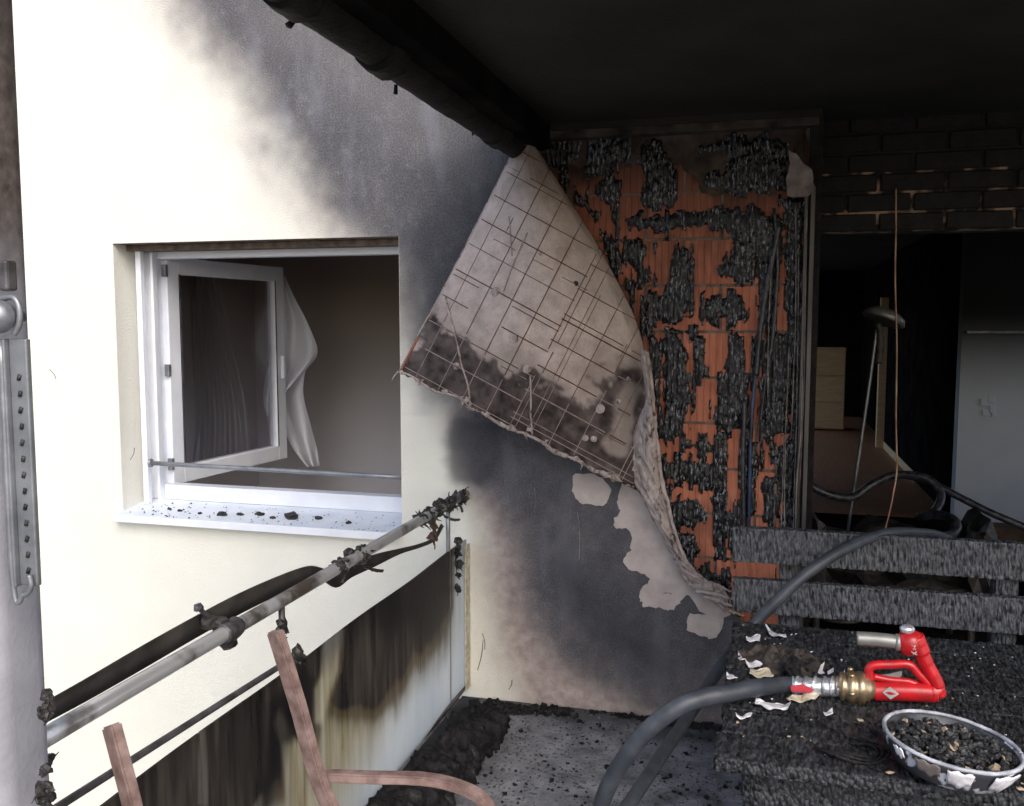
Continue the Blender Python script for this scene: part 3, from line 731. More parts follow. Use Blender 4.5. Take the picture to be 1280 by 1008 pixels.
# crumbs on the sill
rng = random.Random(9)
cr = [(278,637,13),(300,639,9),(325,643,12),(341,647,8),(365,650,20),(398,646,10),(436,647,8),(225,641,7),(212,644,6),(250,646,6)]
def lump(name, c, r_, mat, parent=None, sq=(1,1,.6), seed=0, sub=2):
    bm = bmesh.new(); bmesh.ops.create_icosphere(bm, subdivisions=sub, radius=1)
    rg = random.Random(seed); o3 = Vector((rg.random()*9, rg.random()*9, rg.random()*9))
    from mathutils import noise as mn
    for v in bm.verts:
        k = 1+.55*mn.noise(v.co*1.6+o3)+.35*mn.noise(v.co*4+o3)
        v.co = Vector((v.co.x*sq[0], v.co.y*sq[1], v.co.z*sq[2]))*k*r_+Vector(c)
    me = bpy.data.meshes.new(name); bm.to_mesh(me); bm.free(); return link(name, me, parent, mat)
names = ['dark crumb on the window sill left of middle','small dark crumb right of the first big one on the sill','mid sized black crumb in the middle of the window sill','tiny black crumb just left of the largest sill lump','largest black charred lump on the window sill','flat black crumb right of the largest sill lump','small crumb at the right end of the window sill','small crumb near the left jamb on the sill','tiny crumb closest to the left window jamb','tiny crumb on the front of the sill left part']
def sillp(px, py):                   # where the bearing meets the sloping sill
    y = .08
    for _ in range(20):
        p = P(px, py, 'y', y); zz = ZB+.012+(y+.05)/(WY+.05)*(zs_-ZB-.012); y += (zz-p.z)*2.2*-1; y = max(-.045, min(WY-.01, y))
    return P(px, py, 'y', y)
for k, (px, py, s) in enumerate(cr):
    yy = .03+.05*((k*7) % 3)/3; p = Vector((P(px, py, 'y', yy).x, yy, ZB+.012+(yy+.05)/(WY+.05)*(zs_-ZB-.012)+s*.0005))
    tag(lump('charred_crumb', p, s/2/250*.75, M['crumb'], None, (1.3,.9,.6), k), names[k], 'debris', 'crumbs on the window sill')
V_, F_ = [], []
for k in range(160):
    x = rng.uniform(X0+.03, X1-.02); y = rng.uniform(-.045, .17); z = ZB+.0125+(y+.05)/(WY+.05)*(zs_-ZB-.012); s = rng.uniform(.0015, .004)*(1.5 if x < X0+.5 else 1)
    b0 = len(V_); V_ += [(x-s, y-s, z), (x+s, y-s*.5, z), (x+s*.4, y+s, z), (x, y, z+s)]; F_ += [(b0,b0+1,b0+3),(b0+1,b0+2,b0+3),(b0+2,b0,b0+3)]
kind(pyd('soot_specks', V_, F_, M['crumb']), 'stuff', 'fine soot specks on the window sill')

# room behind the window
room = [((-4.2, 2.1, -.1), (-.9, 2.2, 2.7)), ((-3.6, .36, -.1), (-3.5, 2.1, 2.7)), ((-.9, .36, -.1), (-.8, 3.1, 2.7))]
for lo, hi in room: kind(box('room_wall', lo, hi, M['side_room']), 'structure', 'smoke browned wall with painted shade in the room behind the window')
kind(box('room_ceiling', (-4.3, .36, 2.6), (-.8, 3.1, 2.7), M['side_room']), 'structure'); kind(box('room_floor', (-4.3, .36, -.2), (-.8, 3.1, -.1), M['wood_floor']), 'structure')

# curtain draped over the open casement
def sheet(name, outline_rows, mat, parent=None, n=26, th=0):
    """rows: list of (list of world points) all same length -> lofted"""
    rows = outline_rows; V = []; Fs = []; m_ = len(rows[0])
    for r_ in rows: V += r_
    for j in range(len(rows)-1):
        for i in range(m_-1): Fs.append((j*m_+i, j*m_+i+1, (j+1)*m_+i+1, (j+1)*m_+i))
    return pyd(name, V, Fs, mat, parent, True)
def cloth_piece(left, right, y, nr, nc, amp, fr, seed, ylean=0):
    rows = []
    L = catmull([Vector((a, b_, 0)) for a, b_ in left], nr); Rr = catmull([Vector((a, b_, 0)) for a, b_ in right], nr)
    n_ = min(len(L), len(Rr))
    for j in range(n_):
        l_ = L[int(j*(len(L)-1)/(n_-1))]; r_ = Rr[int(j*(len(Rr)-1)/(n_-1))]; row = []
        for i in range(nc+1):
            s = i/nc; q = l_.lerp(r_, s); yy = y+amp*math.sin(s*fr+j*.09+seed)+amp*.6*(float(vnoise(s*5+seed, j*.15))-.5)+ylean*j/n_
            row.append(P(q.x, q.y, 'y', yy))
        rows.append(row)
    return rows
YS = hy+1.0*math.sin(TH)+.05
cur = thing('curtain', 'sheer white curtain blown over the open casement', 'curtain', P(360, 560, 'y', YS))
sheet('top_drape', cloth_piece([(349,334),(347,380),(344,430),(332,470),(329,500),(334,522)], [(351,334),(368,372),(385,405),(397,440),(383,462),(350,500)], YS, 40, 22, .05, 9, 1), M['curtain'], cur)
sheet('lower_drape', cloth_piece([(334,468),(338,500),(352,530),(366,560),(384,584)], [(384,450),(379,490),(388,530),(396,560),(400,582)], YS+.06, 40, 18, .04, 7, 4), M['curtain'], cur)
net = thing('net_curtain', 'dim net curtain hanging in folds behind the casement glass', 'curtain', P(270, 560, 'y', 1.5))
sheet('net_panel', cloth_piece([(236,322),(240,420),(244,520),(240,596)], [(268,322),(288,420),(308,500),(318,575)], 1.35, 40, 60, .06, 34, 2), M['curtain2'], net)

# ---- interior seen through the opening: smoked white walls, corridor, far room
XC = P(1192, 640, 'y', 4.4).x; YP = P(1192, 653, 'z', 0).y; XC = P(1192, 653, 'z', 0).x
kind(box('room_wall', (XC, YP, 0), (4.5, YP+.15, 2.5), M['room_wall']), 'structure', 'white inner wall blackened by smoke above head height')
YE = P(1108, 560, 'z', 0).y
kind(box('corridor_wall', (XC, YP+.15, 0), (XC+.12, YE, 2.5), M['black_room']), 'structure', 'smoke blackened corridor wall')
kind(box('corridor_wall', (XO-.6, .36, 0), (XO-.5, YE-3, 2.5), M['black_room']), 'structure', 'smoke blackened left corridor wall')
kind(box('corridor_wall', (XO-.6, YE-3, 2.1), (XO-.5, YE+4, 2.5), M['black_room']), 'structure')  # unseen opening below this header, added to bring daylight into the corridor
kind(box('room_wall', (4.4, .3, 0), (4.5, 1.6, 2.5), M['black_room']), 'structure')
kind(box('room_wall', (4.4, 1.6, 0), (4.5, YP, .7), M['black_room']), 'structure')  # low wall under an unseen opening added to light the white inner wall
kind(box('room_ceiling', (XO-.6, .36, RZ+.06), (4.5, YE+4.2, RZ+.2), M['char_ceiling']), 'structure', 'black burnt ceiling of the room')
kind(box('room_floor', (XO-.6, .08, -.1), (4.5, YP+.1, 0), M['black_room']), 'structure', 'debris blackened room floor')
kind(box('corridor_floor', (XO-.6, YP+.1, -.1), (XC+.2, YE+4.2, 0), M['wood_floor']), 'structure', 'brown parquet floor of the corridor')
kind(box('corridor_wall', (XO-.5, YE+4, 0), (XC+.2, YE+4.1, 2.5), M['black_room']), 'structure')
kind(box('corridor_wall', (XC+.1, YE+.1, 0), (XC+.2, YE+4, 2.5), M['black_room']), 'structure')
box_ = P(1098, 560, 'z', 0)
dc = thing('door_casing', 'tan wooden door casing at the end of the corridor', 'door frame', (XC, YE, 0))
box('jamb', (P(1097,500,'y',YE).x, YE-.02, 0), (XC+.0, YE+.1, 1.95), M['tan_wood'], dc, .004)
box('skirting', (XC-.012, YP+2.0, 0), (XC-.002, YE-.02, .09), M['tan_wood'], dc, .002)
cabY = YE+1.8; ca = P(1005, 545, 'y', cabY); cb = P(1058, 435, 'y', cabY)
cab = thing('drawer_cabinet', 'tan chest of drawers seen at the far end of the corridor', 'cabinet', ((ca.x+cb.x)/2, cabY, 0))
box('carcass', (ca.x, cabY, .02), (cb.x, cabY+.4, cb.z), M['tan_wood'], cab, .003)
hh = (cb.z-.05)/3
for k in range(3): box('drawer', (ca.x+.01, cabY-.02, .04+hh*k), (cb.x-.01, cabY-.001, .04+hh*(k+1)-.025), M['tan_wood'], cab, .003)

# marks on the white wall (switch plates)
sw = thing('wall_socket', 'white socket and switch plates on the smoked inner wall', 'socket', P(1235,508,'y',YP))
for (a, b_) in [((1226,498),(1234,508)),((1228,512),(1236,520)),((1236,496),(1243,504)),((1237,507),(1244,516)),((1240,516),(1245,521))]:
    p, q = P(*a, 'y', YP-.01), P(*b_, 'y', YP-.01); box('plate', (p.x, YP-.012, q.z), (q.x, YP-.001, p.z), M['white_pvc'], sw, .003)
p, q = P(1208, 412, 'y', YP-.03), P(1290, 416, 'y', YP-.03)
tag(box('wall_rail', (p.x, YP-.04, q.z-.01), (q.x+.6, YP-.001, q.z+.015), M['steel'], None, .004), 'thin pale rail on the smoked inner wall', 'rail')
p = P(1230, 668, 'y', 2.6)
tag(box('low_board', (P(1196,660,'y',2.6).x, 2.6, 0), (P(1400,660,'y',2.6).x, 2.75, P(1230,658,'y',2.6).z), M['burnt_brown'], None, .006), 'scorched brown low cupboard beneath the white inner wall', 'cupboard')
# burnt armchair below the hose loops
ac = thing('burnt_armchair', 'black burnt armchair under the hose loops inside the room', 'armchair', (P(1110,660,'y',1.2).x, 1.2, 0))
bx_ = ac.location.x
lump('seat_cushion', (bx_, 1.2, .38), .36, M['melt'], ac, (1.1,1,.55), 3, 3); lump('armrest', (bx_-.38, 1.2, .45), .25, M['melt'], ac, (.45,1.2,.9), 5, 3); lump('armrest', (bx_+.4, 1.2, .45), .25, M['melt'], ac, (.45,1.2,.9), 6, 3)
for sx in (-.35, .35):
    for sy in (-.25, .25): tube('leg', [(bx_+sx, 1.2+sy, 0), (bx_+sx, 1.2+sy, .25)], .02, M['melt'], ac, 8)
# floor lamp, leaning
ly = 1.6
lp = thing('floor_lamp', 'leaning floor lamp with a grey drooping shade inside the room', 'lamp', P(1056,690,'y',ly))
tube('pole', [P(1056,690,'y',ly)*1.0, P(1063,640,'y',ly), P(1075,560,'y',ly), P(1088,470,'y',ly), P(1096,412,'y',ly)], .009, M['steel'], lp, 8)
base_p = P(1056,690,'y',ly); tube('pole', [base_p, Vector((base_p.x-.02, ly, 0))], .009, M['steel'], lp, 8); lathe('base', [(.14,0),(.14,.015),(.02,.03)], (base_p.x-.02, ly, 0), M['dark_steel'], lp, 24)
sh = P(1105, 398, 'y', ly)
lathe('shade', [(.015,.05),(.06,.045),(.105,.02),(.115,-.01),(.1,-.02),(.05,0)], sh, M['grey_metal'], lp, 28, tilt=(R(-10), R(22), 0))
tube('stem', [P(1098,404,'y',ly), P(1100,430,'y',ly), P(1098,455,'y',ly)], .02, M['melt'], lp, 8, wob=.3)
# hanging wire
tag(tube('hanging_wire', [P(1120,236,'y',.2), P(1120,285,'y',.2), P(1119,350,'y',.2), P(1121,430,'y',.2), P(1120,520,'y',.2), P(1121,585,'y',.2), P(1117,615,'y',.2), P(1112,640,'y',.2), P(1106,665,'y',.2), P(1103,700,'y',.2)], .0035, simple('heat browned wire', (.2,.09,.05), (.42,.26,.17), 12, .5), None, 6, n=60), 'thin heat browned wire dangling from the black lintel', 'wire')

# ---- hoses
def hose(name, label, pts, r_, mat='hose', n=90, seg=14):
    return tag(tube(name, pts, r_, M[mat], None, seg, n=n), label, 'hose', 'fire hoses')
hose('fire_hose', 'dark hose looping in the air inside the burnt room', [P(1000,600,'y',1.2), P(1035,618,'y',1.2), P(1065,622,'y',1.25), P(1090,606,'y',1.3), P(1120,594,'y',1.3), P(1158,598,'y',1.25), P(1176,618,'y',1.2), P(1168,640,'y',1.1), P(1150,646,'y',1.0), P(1175,644,'y',.9), P(1194,652,'y',.8), P(1190,668,'y',.7), P(1150,676,'y',.6)], .021, 'cable')
hose('fire_hose', 'black hose sloping down to the right across the white inner wall', [P(1090,606,'y',1.5), P(1120,594,'y',1.5), P(1160,602,'y',1.5), P(1200,622,'y',1.45), P(1240,642,'y',1.4), P(1300,668,'y',1.35), P(1360,700,'y',1.3)], .019, 'cable')
TZ = .74                             # table top height
TYF, TYB = -1.82, P(910,775,'z',TZ).y
TX0, TX1 = P(893,966,'z',TZ).x, 1.75
YBR = -.62                           # bench back plane (front face)
hose('fire_hose', 'charcoal hose arching over the bench back and down past the table', [P(1230,700,'y',.5), P(1180,672,'y',.1), P(1140,666,'y',-.3), P(1105,668,'y',-.55), P(1060,684,'y',-.72), P(1010,716,'y',-.8), P(970,752,'y',-.84), P(938,786,'y',-.86), P(905,828,'y',-.95), P(868,884,'y',-1.1), P(830,940,'y',-1.3), P(790,1000,'y',-1.5), P(745,1060,'y',-1.7), P(700,1130,'y',-1.8)], .0178, n=150)

# ---- charred garden bench
def char_board(name, lo, hi, mat, parent, cell=.014, amp=.006, seed=0, sc3=(70,70,70), post=None):
    """board whose six faces are gridded and cracked by real relief"""
    lo, hi = Vector(lo), Vector(hi); V = []; Fs = []
    from mathutils import noise as mn
    def face(o_, du, dv, nrm, nu, nv):
        b0 = len(V)
        for j in range(nv+1):
            for i in range(nu+1):
                p = o_+du*(i/nu)+dv*(j/nv); q = Vector((p.x*sc3[0], p.y*sc3[1], p.z*sc3[2]+seed*3.1))
                edge = min(1, 1.0)
                h = (mn.noise(q)*.6+mn.noise(q*2.3)*.4)
                c_ = mn.voronoi(q*.8)[0]; crack = min(1, (c_[1]-c_[0])*2.2)
                V.append(p+nrm*(amp*(h*.7+crack*.9-.8)))
        for j in range(nv):
            for i in range(nu):
                a = b0+j*(nu+1)+i; Fs.append((a, a+1, a+nu+2, a+nu+1))
    d = hi-lo; N = lambda L: max(1, int(L/cell))
    X_, Y_, Z_ = Vector((d.x,0,0)), Vector((0,d.y,0)), Vector((0,0,d.z))
    face(Vector((lo.x,lo.y,hi.z)), X_, Y_, Vector((0,0,1)), N(d.x), N(d.y))
    face(lo.copy(), X_, Z_, Vector((0,-1,0)), N(d.x), N(d.z))
    face(Vector((lo.x,hi.y,lo.z)), -Y_, Z_, Vector((-1,0,0)), N(d.y), N(d.z))
    face(Vector((hi.x,lo.y,lo.z)), Y_, Z_, Vector((1,0,0)), N(d.y), N(d.z))
    face(Vector((lo.x,hi.y,hi.z)), X_, -Z_, Vector((0,1,0)), max(1,N(d.x)//3), N(d.z))
    face(Vector((lo.x,hi.y,lo.z)), X_, -Y_, Vector((0,0,-1)), max(1,N(d.x)//3), max(1,N(d.y)//3))
    bm = bmesh.new(); vs = [bm.verts.new(v) for v in V]
    for f in Fs: bm.faces.new([vs[i] for i in f])
    bmesh.ops.remove_doubles(bm, verts=bm.verts, dist=amp*1.6)
    me = bpy.data.meshes.new(name); bm.to_mesh(me); bm.free(); return link(name, me, parent, mat, smooth=True)
bz = lambda py: P(915, py, 'y', YBR).z
BX0 = P(915, 700, 'y', YBR).x
bench = thing('garden_bench', 'charred wooden bench with slatted back behind the table', 'bench', (BX0+.9, YBR+.2, 0))
char_board('slat', (BX0, YBR, bz(702)), (BX0+2.0, YBR+.035, bz(659)), M['char_bench'], bench, .008, .0035, 1, (120,60,50))
char_board('slat', (BX0+.003, YBR+.004, bz(765)), (BX0+2.0, YBR+.036, bz(723)), M['char_bench'], bench, .008, .0035, 2, (120,60,50))
for px in (989, 1265):
    x = P(px, 700, 'y', YBR).x
    char_board('leg', (x-.035, YBR+.045, 0), (x+.035, YBR+.105, bz(664)), M['char_bench'], bench, .02, .004, 3)
for k in range(4): char_board('seat_slat', (BX0+.02, YBR-.12-.115*k, .40), (BX0+1.98, YBR-.02-.115*k, .43), M['char_bench'], bench, .03, .004, 5+k)
for x in (BX0+.2, BX0+1.8): box('leg', (x-.03, YBR-.45, 0), (x+.03, YBR-.39, .39), M['char_bench'], bench, .004)

# ---- charred table
table = thing('garden_table', 'charred black wooden table holding the red nozzle and the bowl', 'table', ((TX0+TX1)/2, (TYF+TYB)/2, 0))
nb = 7; bwid = (TYB-TYF)/nb
for k in range(nb):
    y0 = TYF+k*bwid; sh_ = .0 if k else 0
    char_board('board', (TX0+random.uniform(-.006,.008), y0+.0005, TZ-.03+random.uniform(-.002,.002)), (TX1, y0+bwid-.0005, TZ+random.uniform(-.001,.0005)), M['char_table'], table, .007, .0038, 10+k, (130,70,100))
char_board('apron', (TX0+.07, TYF+.05, TZ-.12), (TX1-.07, TYF+.075, TZ-.036), M['char_table'], table, .02, .004, 20)
char_board('apron', (TX0+.05, TYF+.08, TZ-.12), (TX0+.075, TYB-.08, TZ-.036), M['char_table'], table, .02, .004, 21)
char_board('apron', (TX0+.07, TYB-.075, TZ-.12), (TX1-.07, TYB-.05, TZ-.036), M['char_table'], table, .03, .004, 22)
for x in (TX0+.09, TX1-.09):
    for y in (TYF+.09, TYB-.09): char_board('leg', (x-.035, y-.035, 0), (x+.035, y+.035, TZ-.036), M['char_table'], table, .03, .003, 25)

# ---- railing
rail = thing('balcony_railing', 'balcony railing with scorched privacy panels and a steel handrail', 'railing', (XR, -1.2, 0))
h0, h1 = P(40, 920, 'x', XR), P(574, 627, 'x', XR); h1.y = min(h1.y, -.01)
HZ = (h0.z+h1.z)/2
tube('handrail', [Vector((XR, -2.52, HZ)), Vector((XR, -.004, HZ))], .0185, M['rail_steel'], rail, 18)
def rodp(name, a, b_, r_, m_='dark_steel'): return tube(name, [a, b_], r_, M[m_], rail, 10)
pz = P(352, 760, 'x', XR); rodp('baluster', Vector((XR, pz.y, HZ-.01)), Vector((XR, pz.y, 0)), .009)
pz2 = P(560, 660, 'x', XR); rodp('baluster', Vector((XR, pz2.y, HZ-.01)), Vector((XR, pz2.y, 0)), .009, 'steel')
pz3 = P(150, 900, 'x', XR); 
lr0, lr1 = P(120, 972, 'x', XR-.02), P(368, 822, 'x', XR-.02)
rodp('lower_rod', Vector((XR-.02, -2.52, lr0.z)), Vector((XR-.02, lr1.y+.03, lr1.z)), .0085)
rodp('bottom_rail', Vector((XR, YB+.02, .06)), Vector((XR, -.004, .06)), .015)
# panels
def panel(px0, px1, topz, dx, zbot=.05, end=None):
    ya = P(px0, 800, 'x', XR+dx).y; yb = P(px1, 800, 'x', XR+dx).y if end is None else end
    ys_ = np.arange(ya, yb, .008); ys_ = np.append(ys_, yb); zs2 = np.arange(zbot, topz, .008); zs2 = np.append(zs2, topz)
    Y, Z = np.meshgrid(ys_, zs2); u_, v_ = PX(Y*0+XR+dx, Y, Z); nn = (fbm(Y*9, Z*2.6, 4)-.5)*.75; nn2 = fbm(Y*5, Z*3, 14)-.5
    burn = 1-sstep(-38, 30, sdf(u_, v_, [(0,1200),(300,1060),(380,960),(405,905),(440,900),(485,880),(515,845),(545,812),(562,785),(590,775),(590,600),(0,700)])+nn*60+nn2*20)
    for hole in ([(392,862),(402,845),(410,790),(424,785),(421,840),(412,880),(404,905),(396,900)], [(340,905),(350,930),(366,1010),(376,1010),(372,930),(362,920),(346,885)], [(246,1010),(250,900),(258,895),(262,1010)], [(566,700),(576,660),(590,660),(590,900),(568,800)]):
        w_ = 1 if hole[0][0] != 246 else .35
        burn = burn*(1-w_*(1-sstep(-5, 9, sdf(u_, v_, hole)+nn*24)))
    yel = 1-sstep(-30, 30, sdf(u_, v_, [(330,1100),(330,860),(560,700),(574,700),(560,800),(520,850),(480,900),(440,1000),(420,1100)])+nn*40)
    blk = (1-sstep(-6, 14, sdf(u_, v_, [(336,880),(380,830),(392,850),(386,905),(352,930),(336,1010),(326,1010)])+nn*20))*.9
    blk = np.maximum(blk, .7*(1-sstep(-20, 30, sdf(u_, v_, [(470,745),(580,672),(580,690),(560,720),(540,790),(460,780),(400,830),(400,800)])+nn*40)))
    ny, nx_ = Y.shape; X = XR+dx+.004*np.sin(Y*7)
    V = np.stack([X, Y, Z], -1).reshape(-1, 3); V2 = V+np.array([-.007, 0, 0])
    Fs = [(j*nx_+i, j*nx_+i+1, (j+1)*nx_+i+1, (j+1)*nx_+i) for j in range(ny-1) for i in range(nx_-1)]; n0 = ny*nx_
    for i in range(nx_-1): Fs.append(((ny-1)*nx_+i, (ny-1)*nx_+i+1, (ny-1)*nx_+i+1+n0, (ny-1)*nx_+i+n0))
    for j in range(ny-1):
        Fs.append((j*nx_+nx_-1, j*nx_+nx_-1+n0, (j+1)*nx_+nx_-1+n0, (j+1)*nx_+nx_-1)); Fs.append((j*nx_, (j+1)*nx_, (j+1)*nx_+n0, j*nx_+n0))
    me = bpy.data.meshes.new('privacy_panel'); me.from_pydata(np.concatenate([V, V2]).tolist(), [], Fs)
    s_ = np.stack([burn, yel, blk], -1).reshape(-1, 3); attr(me, 'stain', np.concatenate([s_, s_]))
    return link('privacy_panel', me, rail, M['panel'])
tz = P(165, 975, 'x', XR).z; tz2 = P(300, 876, 'x', XR).z; tz3 = P(450, 769, 'x', XR).z
panel(-120, 248, tz, 0.012); panel(249.5, 367, tz2+.0, .014); panel(368.5, 0, tz3, .012, end=-.03)
tag_ = box('panel_edge', (XR+.014, P(577,800,'x',XR).y, .05), (XR+.02, -.004, tz3-.02), M['paper_tan'], rail, .003)
# clamp with lever on the handrail, melted lumps
def on_rail(px, dx=0, dz=0):
    p = P(px, 700, 'x', XR); return Vector((XR+dx, p.y, HZ+dz))
cl = on_rail(284); tube('rail_sleeve', [cl+Vector((0,-.03,0)), cl+Vector((0,.03,0))], .026, M['dark_steel'], rail, 14, wob=.15)
for k, s in enumerate([(-.02,-.01,.02),(-.035,-.03,.03),(-.01,.01,-.03)]): lump('melted_lump', cl+Vector(s), .022, M['melt'], rail, (1,1.1,.9), 40+k)
lev = tube('lever', [cl+Vector((-.03,-.02,.03)), P(250, 762, 'x', XR-.03)], .006, M['dark_steel'], rail, 8); lump('lever_knob', P(248, 760, 'x', XR-.03), .011, M['dark_steel'], lev, (1,1,1), 3)
tube('clamp_tail', [cl+Vector((.01,.01,-.02)), P(293, 802, 'x', XR)], .004, M['dark_steel'], rail, 6)
def tangle(name, cs_, n_, r_, spread, seed, parent, mat='melt', ln=.05, down=0.0):
    from mathutils import noise as mn
    rg = random.Random(seed); L = []; bmt = bmesh.new(); bmesh.ops.create_icosphere(bmt, subdivisions=2, radius=1)
    ico = [v.co.copy() for v in bmt.verts]; icf = [tuple(v.index for v in f.verts) for f in bmt.faces]; bmt.free()
    for k in range(n_):
        c_ = Vector(cs_[rg.randrange(len(cs_))])+Vector([rg.uniform(-spread, spread) for _ in range(3)])
        R_ = r_*rg.uniform(1.0, 2.4); o3 = Vector((rg.random()*20, rg.random()*20, 0)); sq = Vector([rg.uniform(.5, 1.5) for _ in range(3)])
        L.append(([Vector((v.x*sq.x, v.y*sq.y, v.z*sq.z))*R_*(1+.8*mn.noise(v*1.5+o3)+.5*mn.noise(v*4+o3))+c_ for v in ico], icf))
        if k % 3 == 0:
            p = c_; pts = [p]; d_ = Vector([rg.uniform(-1,1) for _ in range(3)])+Vector((0,0,-down-.3))
            for q in range(3):
                d_ = (d_.normalized()+Vector([rg.uniform(-.5,.5) for _ in range(3)])+Vector((0,0,-down))).normalized(); pts.append(pts[-1]+d_*ln*rg.uniform(.15,.4))
            L.append(tube_vf(catmull(pts, 9), [r_*(.8-.07*q) for q in range(10)], 5, wob=.7, seed=k))
    V, Fs = join(L); return kind(pyd(name, V, Fs, M[mat], parent, False), 'stuff')
tangle('melted_tangle', [on_rail(px) for px in (422,430,440,450,458)], 46, .007, .015, 3, rail)
tangle('melted_tangle', [on_rail(px) for px in (528,536,544,552,558,566,574)], 80, .0075, .02, 5, rail, ln=.06)
tangle('melted_tangle', [P(572, y, 'x', XR+.02) for y in (676,684,692,705,720,735)], 44, .0055, .007, 7, rail, ln=.045, down=.6)
tangle('melted_tangle', [on_rail(543)+Vector((0,0,-.05)), on_rail(541)+Vector((0,0,-.09))], 14, .007, .01, 8, rail, 'burnt_brown', ln=.05, down=.9)
tangle('melted_tangle', [P(y[0], y[1], 'x', XR) for y in ((372,820),(368,828),(376,826))], 16, .007, .008, 11, rail, ln=.03)
tangle('melted_tangle', [P(352, y, 'x', XR) for y in (785,800,815)], 12, .006, .004, 12, rail, ln=.03)
tangle('melted_tangle', [P(60, 870, 'x', XR), P(58, 890, 'x', XR), P(62, 950, 'x', XR)], 10, .004, .006, 13, rail, ln=.03)
for a, b_ in [((430,705),(428,728)),((455,708),(478,714)),((575,632),(578,640)),((556,646),(574,650))]:
    tube('drip', [P(*a,'x',XR), P((a[0]+b_[0])/2+1, (a[1]+b_[1])/2+2,'x',XR), P(*b_,'x',XR)], .0055, M['melt'], rail, 6, wob=.4)
# scorched strip beside the handrail: flat band that crosses under the rail
def band(name, top, bot, xoff, mat, parent):
    n_ = 60; T = catmull([Vector((a, b_, 0)) for a, b_ in top], n_); B = catmull([Vector((a, b_, 0)) for a, b_ in bot], n_); m_ = min(len(T), len(B)); V = []
    for i in range(m_):
        tt, bb = T[int(i*(len(T)-1)/(m_-1))], B[int(i*(len(B)-1)/(m_-1))]; s = i/(m_-1); xo = xoff(s)
        a = P(tt.x, tt.y, 'x', XR+xo); c_ = P(bb.x, bb.y, 'x', XR+xo)
        V += [a, c_, c_+Vector((-.004,0,0)), a+Vector((-.004,0,0))]
    Fs = []
    for i in range(m_-1):
        b0 = i*4
        for q in range(4): Fs.append((b0+q, b0+4+q, b0+4+(q+1) % 4, b0+(q+1) % 4))
    Fs += [(0,1,2,3), ((m_-1)*4+3, (m_-1)*4+2, (m_-1)*4+1, (m_-1)*4)]
    return pyd(name, V, Fs, mat, parent, True)
strip = band('scorched_strip', [(50,882),(110,848),(180,807),(250,768),(300,742),(350,720),(385,708),(402,710),(420,716),(440,704),(470,693),(500,686),(525,680),(542,672),(552,655)],
             [(50,908),(110,876),(180,836),(250,795),(300,768),(350,743),(380,728),(398,722),(420,735),(440,722),(470,708),(500,693),(525,685),(544,676),(555,658)],
             lambda s: -.05 if s < .55 else -.05+.03*(s-.55)/.45, M['strip'], None)
tag(strip, 'long scorched dark strip sagging beside the steel handrail', 'strip')
rng = random.Random(3)
for k, (px, py) in enumerate([(345,731),(185,843-30),(90,862),(138,838),(345,764-30)]):
    pass

# ---- steel post in the front left corner with its slotted arm
PY = -2.62
pe = P(38, 504, 'y', PY+.09); PXE = pe.x
post = thing('steel_post', 'grey painted post at the near left corner of the balcony', 'post', (PXE-.1, PY, -3))
autosmooth(box('shaft', (PXE-.22, PY, -3), (PXE, PY+.11, 3.6), M['post'], post, .03, seg=5), 40)
yf = PY-.012
def pf(px, py): return P(px, py, 'y', yf)
arm_l, arm_r = pf(9, 560).x, pf(36, 560).x; az1, az0 = pf(20, 424).z, pf(20, 742).z
# arm with punched holes: ladder of bars
box('slotted_arm', (arm_l-.004, yf-.004, az0+.01), (arm_l+.007, yf+.013, az1), M['steel'], post, .002)
tube('arm_rim', [Vector((arm_l, yf-.002, az1)), Vector((arm_l, yf-.002, az0+.02)), Vector(((arm_l+arm_r)/2, yf-.002, az0)), Vector((arm_r-.006, yf-.002, az0+.012)), Vector((arm_r-.008, yf-.002, az0+.03))], .004, M['steel'], post, 8, n=40)
plate_l = arm_l+.007
box('arm_plate', (plate_l, yf+.004, az0+.012), (arm_r, yf+.013, az1), M['steel'], post, .002)
nh = 13
for k in range(nh):
    zz = az0+.035+(az1-az0-.09)*k/(nh-1)
    tube('slot', [Vector(((plate_l+arm_r)/2+.001*(k%2), yf+.0035, zz-.004)), Vector(((plate_l+arm_r)/2+.003, yf+.0035, zz+.004))], .003, M['melt'], post, 8, n=2)
kb = pf(6, 396)
lathe('knob', [(.006,-.03),(.021,-.024),(.024,-.01),(.022,.0),(.01,.004),(.01,.03)], kb, M['steel'], post, 20, 'y')
tube('clamp_loop', [pf(0,374), pf(16,372), pf(24,384), pf(24,405), pf(18,418)], .0045, M['steel'], post, 8, n=30)
box('upper_bracket', (pf(-4,330).x, yf, pf(0,364).z), (pf(8,330).x, yf+.02, pf(0,325).z), M['dark_steel'], post, .004)
tangle('melt_drips', [P(57, y, 'y', PY+.02) for y in (875, 890, 960, 985, 1000)], 22, .0045, .006, 21, post, ln=.03)

